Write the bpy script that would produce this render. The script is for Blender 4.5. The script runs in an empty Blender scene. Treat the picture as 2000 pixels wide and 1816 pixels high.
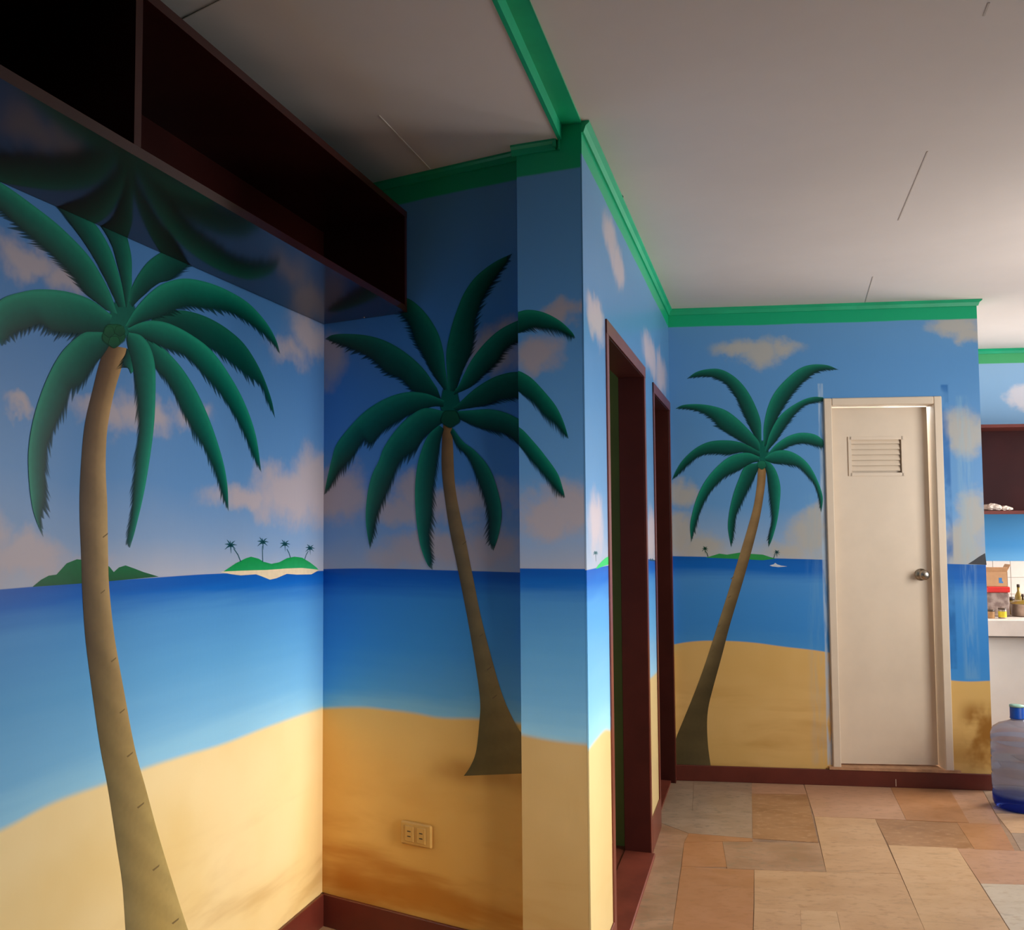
import bpy, bmesh, math, random
from mathutils import Vector, Matrix

# ------------------------------------------------------------------ camera, world, light, exposure
SC = bpy.context.scene
COL = SC.collection
FPX, CXP, CYP, CAMH = 1850.0, 860.0, 908.0, 1.375
_p = math.atan(105 / 1850.0); _r = math.radians(-0.2)
_f = Vector((0, math.cos(_p), math.sin(_p)))
_u0 = Vector((0, -math.sin(_p), math.cos(_p))); _r0 = Vector((1, 0, 0))
_R = _r0 * math.cos(_r) + _u0 * math.sin(_r)
_U = -_r0 * math.sin(_r) + _u0 * math.cos(_r)
cam_data = bpy.data.cameras.new('camera')
cam = bpy.data.objects.new('camera', cam_data); COL.objects.link(cam)
cam_data.sensor_fit = 'HORIZONTAL'; cam_data.sensor_width = 36
cam_data.lens = FPX / 2000 * 36
cam_data.shift_x = (1000 - CXP) / 2000
cam_data.clip_start = 0.02
M = Matrix((( _R.x, _U.x, -_f.x, 0), (_R.y, _U.y, -_f.y, 0), (_R.z, _U.z, -_f.z, CAMH), (0, 0, 0, 1)))
cam.matrix_world = M
SC.camera = cam

world = bpy.data.worlds.new('world'); SC.world = world
world.use_nodes = True
bg = world.node_tree.nodes['Background']
bg.inputs[0].default_value = (0.75, 0.87, 1.0, 1); bg.inputs[1].default_value = 1.0

def area_light(name, loc, target, sx, sy, power, color=(1, 1, 1), spread=180):
    d = bpy.data.lights.new(name, 'AREA'); d.shape = 'RECTANGLE'; d.size = sx; d.size_y = sy
    d.energy = power; d.color = color; d.spread = math.radians(spread)
    o = bpy.data.objects.new(name, d); COL.objects.link(o)
    o.location = loc
    o.rotation_euler = (Vector(target) - Vector(loc)).to_track_quat('-Z', 'Y').to_euler()
    return o

# daylight entering by the openings of the right-hand wall (see wall_right) and the bathroom window; the passage opening is added
W_R = (2.30, 0.0); E_R = Vector((-0.322, -0.947, 0))
def rpt(s, z, off=0.0):      # point on the right wall, s measured toward the viewer from y = 6.4
    b = Vector((4.476, 6.4, 0)) + E_R * s
    return (b.x + 0.947 * off, b.y - 0.322 * off, z)
area_light('daylight_window', rpt(5.80, 1.95, 0.60), (-0.06, 3.32, 0.95), 1.9, 1.7, 37, (1.0, 0.95, 0.88), 50)
area_light('added_daylight_passage', rpt(3.30, 1.60, 0.30), rpt(3.30, 1.48, -0.70), 1.3, 1.2, 57, (1.0, 0.96, 0.92), 172)  # added lamp, lifts the light on the far and passage walls
area_light('daylight_kitchen', (4.98, 5.45, 1.70), (3.6, 5.45, 1.30), 1.10, 1.10, 84, (1.0, 0.97, 0.94), 160)
area_light('daylight_bathroom', (2.5, 6.0, 2.2), (2.5, 5.2, 1.2), 0.5, 0.4, 40, (1.0, 0.95, 0.88))

SC.view_settings.view_transform = 'Standard'
SC.view_settings.look = 'None'
SC.view_settings.gamma = 1
SC.view_settings.use_curve_mapping = False
SC.view_settings.exposure = 0.0

random.seed(7)

# ------------------------------------------------------------------ helpers
def ray(p):
    return _f + _R * ((p[0] - CXP) / FPX) - _U * ((p[1] - CYP) / FPX)
def at_z(p, z):
    d = ray(p); t = (z - CAMH) / d.z
    return Vector((0, 0, CAMH)) + d * t
def lin(c):
    c = c / 255.0
    return c / 12.92 if c <= 0.04045 else ((c + 0.055) / 1.055) ** 2.4
def rgb(r, g, b, a=1.0): return (lin(r), lin(g), lin(b), a)

class Wall:
    """vertical plane: origin P, direction e (local x = s), local y points away from the room"""
    def __init__(self, P, Q):
        self.P = Vector((P[0], P[1], 0)); d = Vector((Q[0] - P[0], Q[1] - P[1], 0))
        self.len = d.length; self.e = d.normalized()
        self.ny = Vector((-self.e.y, self.e.x, 0))
        self.M = Matrix(((self.e.x, self.ny.x, 0, P[0]), (self.e.y, self.ny.y, 0, P[1]), (0, 0, 1, 0), (0, 0, 0, 1)))
    def sz(self, p):
        d = ray(p); o = Vector((0, 0, CAMH))
        t = self.ny.dot(self.P - o) / self.ny.dot(d)
        X = o + d * t
        return ((X - self.P).dot(self.e), X.z)
    def pt(self, s, y, z): return self.P + self.e * s + self.ny * y + Vector((0, 0, z))

def link(name, me, mat=None, parent=None, M=None):
    o = bpy.data.objects.new(name, me); COL.objects.link(o)
    if mat is not None and not me.materials: me.materials.append(mat)
    if parent is not None: o.parent = parent
    if M is not None:
        o.matrix_world = M if parent is None else o.matrix_world
        if parent is not None: o.matrix_local = M
    return o
def tag(o, label=None, cat=None, group=None, kind=None):
    if label: o['label'] = label
    if cat: o['category'] = cat
    if group: o['group'] = group
    if kind: o['kind'] = kind
    return o
def empty(name, loc=(0, 0, 0), rz=0.0, M=None):
    o = bpy.data.objects.new(name, None); COL.objects.link(o)
    if M is not None: o.matrix_world = M
    else: o.location = loc; o.rotation_euler = (0, 0, rz)
    o.empty_display_size = 0.05
    return o
def bm_box(bm, x0, x1, y0, y1, z0, z1, bev=0.0):
    v = [bm.verts.new(c) for c in ((x0, y0, z0), (x1, y0, z0), (x1, y1, z0), (x0, y1, z0), (x0, y0, z1), (x1, y0, z1), (x1, y1, z1), (x0, y1, z1))]
    fs = [bm.faces.new([v[i] for i in q]) for q in ((0, 3, 2, 1), (4, 5, 6, 7), (0, 1, 5, 4), (1, 2, 6, 5), (2, 3, 7, 6), (3, 0, 4, 7))]
    if bev > 0:
        es = list({e for f in fs for e in f.edges})
        bmesh.ops.bevel(bm, geom=es, offset=bev, segments=1, affect='EDGES', profile=0.5)
def bm_prism(bm, poly, z0, z1):
    a = [bm.verts.new((x, y, z0)) for x, y in poly]; b = [bm.verts.new((x, y, z1)) for x, y in poly]
    n = len(poly)
    bm.faces.new(a[::-1]); bm.faces.new(b)
    for i in range(n): bm.faces.new((a[i], a[(i + 1) % n], b[(i + 1) % n], b[i]))
def bm_lathe(bm, prof, n=32, cx=0.0, cy=0.0, cap=True):
    rings = []
    for r, z in prof:
        rings.append([bm.verts.new((cx + r * math.cos(2 * math.pi * i / n), cy + r * math.sin(2 * math.pi * i / n), z)) for i in range(n)])
    for a, b in zip(rings, rings[1:]):
        for i in range(n): bm.faces.new((a[i], a[(i + 1) % n], b[(i + 1) % n], b[i]))
    if cap:
        bm.faces.new(rings[0][::-1]); bm.faces.new(rings[-1])
def to_mesh(bm, name='mesh', smooth=False):
    bmesh.ops.recalc_face_normals(bm, faces=bm.faces)
    me = bpy.data.meshes.new(name); bm.to_mesh(me); bm.free()
    if smooth:
        for p in me.polygons: p.use_smooth = True
    return me
def boxes(name, lst, mat, parent=None, M=None, bev=0.0):
    bm = bmesh.new()
    for b in lst: bm_box(bm, *b, bev=bev)
    return link(name, to_mesh(bm, name), mat, parent, M)
def prism(name, poly, z0, z1, mat, parent=None, M=None):
    bm = bmesh.new(); bm_prism(bm, poly, z0, z1)
    return link(name, to_mesh(bm, name), mat, parent, M)
def lathe(name, prof, mat, parent=None, loc=None, n=32, smooth=True, cap=True):
    bm = bmesh.new(); bm_lathe(bm, prof, n, cap=cap)
    o = link(name, to_mesh(bm, name, smooth), mat, parent)
    if loc is not None: o.location = loc
    return o

# ------------------------------------------------------------------ node helper
class NT:
    def __init__(self, name):
        self.m = bpy.data.materials.new(name); self.m.use_nodes = True
        self.t = self.m.node_tree; self.b = self.t.nodes['Principled BSDF']
    def n(self, typ, **kw):
        x = self.t.nodes.new(typ)
        for k, v in kw.items(): setattr(x, k, v)
        return x
    def l(self, a, b): self.t.links.new(a, b)
    def put(self, sock, v):
        if isinstance(v, (int, float)): sock.default_value = v
        elif isinstance(v, (tuple, list)): sock.default_value = v
        else: self.l(v, sock)
    def math(self, op, a, b=0.0, c=0.0, clamp=False):
        x = self.n('ShaderNodeMath', operation=op); x.use_clamp = clamp
        self.put(x.inputs[0], a); self.put(x.inputs[1], b); self.put(x.inputs[2], c)
        return x.outputs[0]
    def smooth(self, v, lo, hi):
        x = self.n('ShaderNodeMapRange', interpolation_type='SMOOTHSTEP')
        self.put(x.inputs[0], v); self.put(x.inputs[1], lo); self.put(x.inputs[2], hi)
        x.inputs[3].default_value = 0; x.inputs[4].default_value = 1
        return x.outputs[0]
    def maprange(self, v, a, b, c, d):
        x = self.n('ShaderNodeMapRange'); self.put(x.inputs[0], v)
        for i, q in enumerate((a, b, c, d)): self.put(x.inputs[i + 1], q)
        return x.outputs[0]
    def mix(self, f, a, b):
        x = self.n('ShaderNodeMix', data_type='RGBA'); self.put(x.inputs[0], f)
        self.put(x.inputs[6], a); self.put(x.inputs[7], b)
        return x.outputs[2]
    def ramp(self, v, stops):
        x = self.n('ShaderNodeValToRGB'); self.put(x.inputs[0], v)
        e = x.color_ramp.elements
        while len(e) < len(stops): e.new(0.5)
        for i, (p, c) in enumerate(stops): e[i].position = p; e[i].color = c
        return x.outputs[0]
    def noise(self, vec, scale, detail=3, rough=0.5, dist=0.0):
        x = self.n('ShaderNodeTexNoise'); self.put(x.inputs['Vector'], vec)
        x.inputs['Scale'].default_value = scale; x.inputs['Detail'].default_value = detail
        x.inputs['Roughness'].default_value = rough; x.inputs['Distortion'].default_value = dist
        return x.outputs['Fac']
    def obj(self):
        return self.n('ShaderNodeTexCoord').outputs['Object']
    def sep(self, v):
        x = self.n('ShaderNodeSeparateXYZ'); self.l(v, x.inputs[0]); return x.outputs
    def comb(self, x, y, z):
        c = self.n('ShaderNodeCombineXYZ')
        for i, v in enumerate((x, y, z)): self.put(c.inputs[i], v)
        return c.outputs[0]
    def bump(self, h, strength, dist=0.002):
        x = self.n('ShaderNodeBump'); x.inputs['Strength'].default_value = strength; x.inputs['Distance'].default_value = dist
        self.l(h, x.inputs['Height']); self.l(x.outputs[0], self.b.inputs['Normal'])
    def set(self, **kw):
        for k, v in kw.items(): self.put(self.b.inputs[k.replace('_', ' ')], v)
        return self.m

def plain(name, col, rough=0.5, var=0.12, scale=8.0, spec=0.5, bump=0.0, bscale=60, metal=0.0, stretch=(1, 1, 1)):
    t = NT(name); o = t.obj(); s = t.sep(o)
    v = t.comb(t.math('MULTIPLY', s[0], stretch[0]), t.math('MULTIPLY', s[1], stretch[1]), t.math('MULTIPLY', s[2], stretch[2]))
    f = t.noise(v, scale, 4, 0.6)
    d = tuple(max(0, c * (1 - var)) for c in col[:3]) + (1,); h = tuple(min(1, c * (1 + var)) for c in col[:3]) + (1,)
    c = t.mix(t.smooth(f, 0.3, 0.7), d, h)
    t.set(Base_Color=c, Roughness=rough, Metallic=metal)
    t.b.inputs['Specular IOR Level'].default_value = spec
    if bump > 0: t.bump(t.noise(v, bscale, 4), bump)
    return t.m

# ------------------------------------------------------------------ plan of the room
H, HL, ZF = 2.50, 2.455, 0.08
A = (-0.384, 3.115); C = (0.403, 2.627); D = (1.235, 5.07); Ee = (2.785, 4.86); Bp = (0.225, 2.700)
L0 = (A[0] - 0.34 * 4.6, A[1] - 4.6)                   # near end of the left wall, behind the viewer
w_left = Wall(L0, A); w_back = Wall(A, (A[0] + 0.615, A[1] - 0.615 * 0.61)); w_pil = Wall(Bp, C)
w_side = Wall(C, D); w_far = Wall(D, Ee)
K0 = (2.80, 6.43); K1 = (4.75, 6.17); w_kit = Wall(K0, K1)
w_right = Wall((4.476, 6.4), (4.476 - 0.322 * 8.4, 6.4 - 0.947 * 8.4))

# ------------------------------------------------------------------ mural wall material
SKY = [(0.0, rgb(172, 176, 192)), (0.07, rgb(132, 160, 198)), (0.18, rgb(98, 146, 200)), (0.55, rgb(78, 132, 194)), (0.85, rgb(82, 140, 196)), (1.0, rgb(96, 150, 200))]
SEA = [(0.0, rgb(14, 84, 174)), (0.08, rgb(20, 100, 188)), (0.20, rgb(76, 144, 206)), (0.50, rgb(96, 164, 216)), (0.80, rgb(120, 184, 228)), (0.96, rgb(146, 204, 236)), (1.0, rgb(156, 206, 230))]
CLOUD = rgb(186, 172, 176)
GREEN = rgb(18, 172, 120)
SAND = (rgb(238, 206, 140), rgb(248, 222, 166), rgb(176, 120, 42))

def curve_node(t, s, pts, L, lo=0.4, hi=1.6):
    """piecewise curve z(s) as a Float Curve"""
    fc = t.n('ShaderNodeFloatCurve'); fc.inputs[0].default_value = 1.0
    cv = fc.mapping.curves[0]
    pts = sorted(pts)
    q = [(max(0, min(1, a / L)), (b - lo) / (hi - lo)) for a, b in pts]
    q2 = [q[0]]
    for a in q[1:]:
        if a[0] - q2[-1][0] > 1e-3: q2.append(a)
    while len(cv.points) < len(q2): cv.points.new(0.5, 0.5)
    for p, (a, b) in zip(cv.points, q2): p.location = (a, b); p.handle_type = 'AUTO'
    fc.mapping.use_clip = False
    fc.mapping.update()
    t.put(fc.inputs[1], t.math('DIVIDE', s, L))
    return t.maprange(fc.outputs[0], 0, 1, lo, hi)

def mural_material(name, L, horizon, shore, clouds, band, streak=(0.5, 0.35), seed=0.0, cloud_col=CLOUD, sea=SEA, sky=SKY, patches=(), sand=SAND, shore_soft=0.012, roughn=0.38):
    t = NT(name); o = t.obj(); s, y, z = t.sep(o)
    wob = t.noise(t.comb(s, seed, z), 3.0, 3)
    hz = curve_node(t, s, horizon, L); sh = curve_node(t, s, shore, L)
    # sky
    sv = t.math('DIVIDE', t.math('SUBTRACT', z, hz), 1.25)
    sv = t.math('ADD', sv, t.math('MULTIPLY', t.math('SUBTRACT', wob, 0.5), 0.10))
    c_sky = t.ramp(sv, sky)
    # clouds: soft painted lobes broken by noise
    ws_ = t.math('ADD', s, t.math('MULTIPLY', t.math('SUBTRACT', t.noise(t.comb(s, seed + 21, z), 6.0, 4, 0.6), 0.5), 0.16))
    wz_ = t.math('ADD', z, t.math('MULTIPLY', t.math('SUBTRACT', t.noise(t.comb(s, seed + 31, z), 7.0, 4, 0.6), 0.5), 0.16))
    m = None
    for (cs, cz, rs, rz, k) in clouds:
        dx = t.math('DIVIDE', t.math('SUBTRACT', ws_, cs), rs); dz = t.math('DIVIDE', t.math('SUBTRACT', wz_, cz), rz)
        d2 = t.math('ADD', t.math('MULTIPLY', dx, dx), t.math('MULTIPLY', dz, dz))
        v = t.math('MULTIPLY', t.math('SUBTRACT', 1.0, t.math('SQRT', d2), clamp=True), k)
        m = v if m is None else t.math('MAXIMUM', m, v)
    if m is not None:
        nz = t.noise(t.comb(t.math('MULTIPLY', s, 1.0), seed + 3.1, z), 9.0, 5, 0.6)
        nz2 = t.noise(t.comb(s, seed + 9.1, z), 30.0, 3, 0.6)
        mm = t.math('ADD', m, t.math('MULTIPLY', t.math('SUBTRACT', nz, 0.5), 0.62))
        mm = t.math('ADD', mm, t.math('MULTIPLY', t.math('SUBTRACT', nz2, 0.5), 0.16))
        f = t.math('MULTIPLY', t.smooth(mm, 0.02, 0.72), 0.88)
        f = t.math('MULTIPLY', f, t.smooth(m, 0.0, 0.25))
        c_sky = t.mix(f, c_sky, cloud_col)
    # sea
    tv = t.math('DIVIDE', t.math('SUBTRACT', hz, z), t.math('SUBTRACT', hz, sh))
    strk = t.noise(t.comb(t.math('MULTIPLY', s, 2.0), seed, t.math('MULTIPLY', z, 34)), 1.0, 3)
    tv = t.math('ADD', tv, t.math('MULTIPLY', t.math('SUBTRACT', strk, 0.5), 0.12))
    c_sea = t.ramp(tv, sea)
    # sand with painted ochre sweeps
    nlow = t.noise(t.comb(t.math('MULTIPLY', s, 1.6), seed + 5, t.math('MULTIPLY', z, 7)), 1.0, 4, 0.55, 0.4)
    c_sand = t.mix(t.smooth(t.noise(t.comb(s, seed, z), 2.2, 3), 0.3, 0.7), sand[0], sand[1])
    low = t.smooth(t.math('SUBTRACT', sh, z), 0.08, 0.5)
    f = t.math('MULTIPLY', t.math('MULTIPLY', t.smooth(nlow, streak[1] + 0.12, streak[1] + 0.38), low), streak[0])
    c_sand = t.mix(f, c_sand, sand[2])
    c = t.mix(t.smooth(t.math('SUBTRACT', hz, z), -0.0012, 0.0012), c_sky, c_sea)
    c = t.mix(t.smooth(t.math('SUBTRACT', sh, z), -shore_soft, shore_soft * 0.5), c, c_sand)
    for (s0, s1, z0, z1, soft, col, k, fs, fz) in patches:
        a = t.math('MULTIPLY', t.smooth(s, s0 - soft, s0 + soft), t.math('SUBTRACT', 1, t.smooth(s, s1 - soft, s1 + soft)))
        b = t.math('MULTIPLY', t.smooth(z, z0 - soft, z0 + soft), t.math('SUBTRACT', 1, t.smooth(z, z1 - soft, z1 + soft)))
        nn = t.smooth(t.noise(t.comb(t.math('MULTIPLY', s, fs), seed + 2, t.math('MULTIPLY', z, fz)), 1.0, 3), 0.30, 0.62)
        c = t.mix(t.math('MULTIPLY', t.math('MULTIPLY', a, b), t.math('MULTIPLY', nn, k)), c, col)
    # green band under the ceiling
    bz = t.math('ADD', z, t.math('MULTIPLY', t.math('SUBTRACT', wob, 0.5), 0.012))
    c = t.mix(t.smooth(bz, band - 0.004, band + 0.004), c, GREEN)
    t.set(Base_Color=c, Roughness=roughn)
    t.b.inputs['Specular IOR Level'].default_value = 0.22
    rel = t.noise(t.comb(t.math('MULTIPLY', s, 90), 0.0, t.math('MULTIPLY', z, 14)), 1.0, 4, 0.6)
    rel2 = t.noise(o, 5.0, 3)
    t.bump(t.math('ADD', t.math('MULTIPLY', rel, 0.5), t.math('MULTIPLY', rel2, 2.0)), 0.10, 0.004)
    return t.m

def szl(w, pts): return [w.sz(p) for p in pts]
def clds(w, lst):
    out = []
    for (x, y, rx, ry, k) in lst:
        a = w.sz((x - rx, y)); b = w.sz((x + rx, y)); c = w.sz((x, y - ry)); d = w.sz((x, y + ry))
        out.append(((a[0] + b[0]) / 2, (c[1] + d[1]) / 2, abs(b[0] - a[0]) / 2 * 1.25, abs(c[1] - d[1]) / 2 * 1.35, k))
    return out

# paint pieces laid on a mural wall -------------------------------------------------
pt = NT('mural_paint_strokes')
_at = pt.n('ShaderNodeAttribute', attribute_name='Col')
_o = pt.obj()
_st = pt.noise(_o, 55, 3)
_c = pt.n('ShaderNodeMix', data_type='RGBA', blend_type='MULTIPLY'); _c.inputs[0].default_value = 0.16
pt.l(_at.outputs['Color'], _c.inputs[6]); pt.l(pt.ramp(_st, [(0.3, (0.6, 0.6, 0.6, 1)), (0.7, (1.25, 1.25, 1.25, 1))]), _c.inputs[7])
pt.set(Base_Color=_c.outputs[2], Roughness=0.40, Alpha=_at.outputs['Alpha'])
pt.b.inputs['Specular IOR Level'].default_value = 0.2
PAINT = pt.m

def catmull(pts, n):
    P = [Vector(p) for p in pts]
    d = [0.0]
    for a, b in zip(P, P[1:]): d.append(d[-1] + max(1e-6, (b - a).length))
    P = [P[0] * 2 - P[1]] + P + [P[-1] * 2 - P[-2]]
    out = []
    for i in range(n):
        t = d[-1] * i / (n - 1)
        k = 0
        while k < len(d) - 2 and d[k + 1] < t: k += 1
        u = (t - d[k]) / (d[k + 1] - d[k])
        p0, p1, p2, p3 = P[k], P[k + 1], P[k + 2], P[k + 3]
        out.append(0.5 * ((2 * p1) + (p2 - p0) * u + (2 * p0 - 5 * p1 + 4 * p2 - p3) * u * u + (3 * p1 - p0 - 3 * p2 + p3) * u ** 3))
    return out
def paint_mesh(name, rows, cols, parent, yoff):
    """rows: list of lists of (s, z); cols the same of rgba"""
    n = len(rows[0]); V = []; F = []; K = []
    for r, c in zip(rows, cols):
        for (a, b), k in zip(r, c): V.append((a, yoff, b)); K.extend(k)
    for j in range(len(rows) - 1):
        for i in range(n - 1): F.append((j * n + i, j * n + i + 1, (j + 1) * n + i + 1, (j + 1) * n + i))
    me = bpy.data.meshes.new(name); me.from_pydata(V, [], F)
    bm = bmesh.new(); bm.from_mesh(me)
    bm.normal_update()
    s = sum(f.normal.y * f.calc_area() for f in bm.faces)
    if s > 0: bmesh.ops.reverse_faces(bm, faces=bm.faces)
    bm.to_mesh(me); bm.free()
    at = me.color_attributes.new('Col', 'FLOAT_COLOR', 'POINT'); at.data.foreach_set('color', K)
    return link(name, me, PAINT, parent)
def mixc(a, b, t): return tuple(x + (y - x) * t for x, y in zip(a, b))
FD = rgb(0, 50, 46); FM = rgb(0, 96, 80); FL = rgb(26, 140, 112)
def frond(w, O, I, bright, order, parent, tint=None, cut=False, feather=1.0):
    """O smooth edge root->tip, I feathered edge root->tip (photo pixels read on the wall)"""
    n = 150
    tip = O[-1]
    o = catmull(szl(w, O), n); i_ = catmull(szl(w, I + ([] if cut else [tip])), n)
    vs = [0.0, 0.07, 0.22, 0.45, 0.72, 0.93, 1.0]
    # teeth
    off = []; k = 0
    while k < n:
        L = random.choice((3, 4, 5, 6, 7)); amp = random.uniform(0.5, 1.15)
        for q in range(L): off.append(amp * (q + 1) / L)
        k += L
    rows = [[] for _ in vs]; cols = [[] for _ in vs]
    base = [mixc(FM, FL, 0.6), FL, mixc(FM, FL, 0.45), FM, mixc(FM, FD, 0.6), FD, FD]
    for i in range(n):
        u = i / (n - 1)
        a, b = o[i], i_[i]
        d = b - a; wd = d.length
        tg = (o[min(n - 1, i + 1)] - o[max(0, i - 1)])
        tg = tg.normalized() if tg.length > 1e-9 else Vector((0, 0))
        fade = min(1, u * 6) * (1 if cut else min(1, (1 - u) * 8))
        amp = (0.020 + 0.14 * wd) * feather * off[i] * fade
        for j, v in enumerate(vs):
            p = a + d * v
            if j == len(vs) - 1: p = a + d * 0.96 + (d.normalized() if wd > 1e-6 else Vector((0, 0))) * amp * 0.6 + tg * amp * 0.9
            rows[j].append((p.x, p.y))
            c = base[j]
            g = bright
            if g < 0.5: c = mixc(c, FD, (0.5 - g) * 1.7)
            else: c = mixc(c, FL, (g - 0.5) * 0.9 * (1 - v))
            sh = 0.9 + 0.2 * math.sin(u * 3.1)
            if u > 0.85: c = mixc(c, rgb(4, 78, 70), (u - 0.85) * 4)
            if tint: c = mixc(c, tint, 0.35)
            al = 1.0 if j < len(vs) - 1 else 0.45
            if j == len(vs) - 2: al = 0.97
            if not cut and u > 0.93: al *= 1 - (u - 0.93) * 6
            cols[j].append((c[0] * sh, c[1] * sh, c[2] * sh, al))
    return paint_mesh('painted_frond', rows, cols, parent, -0.0005 - 0.00006 * order)
def trunk(w, Lf, Rt, wall_obj, cl, order=0, marks=(), name='painted_palm', label=None):
    n = 90
    a = catmull(szl(w, Lf), n); b = catmull(szl(w, Rt), n)
    vs = [0, 0.06, 0.3, 0.55, 0.75, 0.9, 1.0]
    rows = [[] for _ in vs]; cols = [[] for _ in vs]
    for i in range(n):
        u = i / (n - 1)
        for j, v in enumerate(vs):
            p = a[i] + (b[i] - a[i]) * v
            rows[j].append((p.x, p.y))
            k = u * (len(cl) - 1); k0 = min(len(cl) - 2, int(k)); fr = k - k0
            stops0, stops1 = cl[k0], cl[k0 + 1]
            x = v * (len(stops0) - 1); x0 = min(len(stops0) - 2, int(x)); xf = x - x0
            c = mixc(mixc(stops0[x0], stops0[x0 + 1], xf), mixc(stops1[x0], stops1[x0 + 1], xf), fr)
            ring = 0.94 + 0.06 * math.sin(u * 90)
            cols[j].append((c[0] * ring, c[1] * ring, c[2] * ring, 1.0))
    o = paint_mesh(name, rows, cols, wall_obj, -0.0005 - 0.00006 * order)
    if label: o['label'] = label
    for (x, y, l) in marks:
        q = [w.sz(p) for p in ((x - l * .8, y + l * 0.5), (x + l * .8, y - l * 0.7), (x + l * 0.7, y - l * 0.25), (x - l * 0.5, y + l * 0.75))]
        k = rgb(112, 92, 58)
        paint_mesh('painted_notch', [[q[0], q[1]], [q[3], q[2]]], [[k, k], [k, k]], o, -0.00053 - 0.00006 * order)
    return o
def poly_paint(w, pts, parent, name, cfun, order=0):
    q = szl(w, pts)
    bm = bmesh.new(); vs = [bm.verts.new((a, -0.0004 - 0.00006 * order, b)) for a, b in q]
    f = bm.faces.new(vs); f.normal_update()
    if f.normal.y > 0: f.normal_flip()
    bmesh.ops.triangulate(bm, faces=bm.faces)
    me = bpy.data.meshes.new(name); bm.to_mesh(me); bm.free()
    at = me.color_attributes.new('Col', 'FLOAT_COLOR', 'POINT')
    K = []
    for v in me.vertices: K.extend(cfun(v.co.x, v.co.z))
    at.data.foreach_set('color', K)
    return link(name, me, PAINT, parent)
def zgrad(z0, z1, c0, c1):
    return lambda s, z: mixc(c0, c1, max(0, min(1, (z - z0) / (z1 - z0))))
def mini_palm(w, base, top, crown, r, parent, col, order=3):
    """tiny distant palm: stem and seven leaves in one stroke group"""
    V = []; F = []
    def strip(pts, w0, w1):
        q = [Vector(w.sz(p)) for p in pts]
        for i in range(len(q)):
            d = (q[min(i + 1, len(q) - 1)] - q[max(0, i - 1)]).normalized(); nn = Vector((-d.y, d.x))
            t = i / (len(q) - 1); ww = w0 + (w1 - w0) * t
            V.append(q[i] + nn * ww); V.append(q[i] - nn * ww)
        b = len(V) - 2 * len(q)
        for i in range(len(q) - 1): F.append((b + 2 * i, b + 2 * i + 1, b + 2 * i + 3, b + 2 * i + 2))
    mid = ((base[0] + top[0]) / 2 + (top[0] - base[0]) * -0.1, (base[1] + top[1]) / 2 - 1)
    strip([base, mid, top], 0.0022, 0.0013)
    for k, a in enumerate((-95, -50, -10, 30, 85, 150, 200, 240)):
        a = math.radians(a); rr = r * (0.85 + 0.3 * ((k * 37) % 10) / 10)
        e = (crown[0] + rr * math.cos(a), crown[1] + rr * math.sin(a) + 1.5)
        m_ = ((crown[0] + e[0]) / 2, (crown[1] + e[1]) / 2 - 1.2)
        strip([crown, m_, e], 0.0035, 0.0004)
    me = bpy.data.meshes.new('painted_tiny_palm'); me.from_pydata([(v.x, -0.0004 - 0.00006 * order, v.y) for v in V], [], F)
    at = me.color_attributes.new('Col', 'FLOAT_COLOR', 'POINT'); at.data.foreach_set('color', list(col) * len(V))
    return link('painted_tiny_palm', me, PAINT, parent)

# ------------------------------------------------------------------ plain materials
m_ceil = plain('ceiling_white_paint', rgb(220, 210, 202), 0.55, 0.03, 1.5, 0.3, 0.05, 14)
m_green = plain('green_gloss_paint', rgb(18, 172, 120), 0.42, 0.08, 6, 0.45, 0.12, 25)
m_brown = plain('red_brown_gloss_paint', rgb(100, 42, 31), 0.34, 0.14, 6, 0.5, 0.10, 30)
m_shelf = plain('dark_brown_varnish', rgb(46, 18, 15), 0.13, 0.15, 4, 0.40, 0.03, 20)
m_shelf_in = plain('dark_brown_varnish_inside', rgb(50, 16, 12), 0.30, 0.15, 4, 0.25)
m_white = plain('cream_door_paint', rgb(226, 208, 184), 0.36, 0.04, 3, 0.45, 0.06, 12)
m_plaster = plain('white_plaster', rgb(226, 220, 212), 0.6, 0.04, 3, 0.3, 0.10, 20)
m_inner = plain('green_room_paint', rgb(98, 112, 44), 0.5, 0.12, 3)
m_red = plain('red_cement_floor', rgb(120, 56, 40), 0.42, 0.2, 7, 0.4)
m_jamb_shade = plain('brown_paint_jamb_shade', rgb(70, 26, 20), 0.4, 0.12, 6, 0.35)  # frame brown darkened: shade of the unlit reveals put into the colour
m_steel = plain('brushed_steel', rgb(176, 166, 152), 0.28, 0.1, 30, metal=1.0)
m_grout = plain('floor_grout', rgb(150, 116, 86), 0.7, 0.15, 20)
m_stone = plain('floor_plain_stone', rgb(184, 142, 104), 0.35, 0.15, 3)

# ------------------------------------------------------------------ walls
SHELL = 0.10
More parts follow.
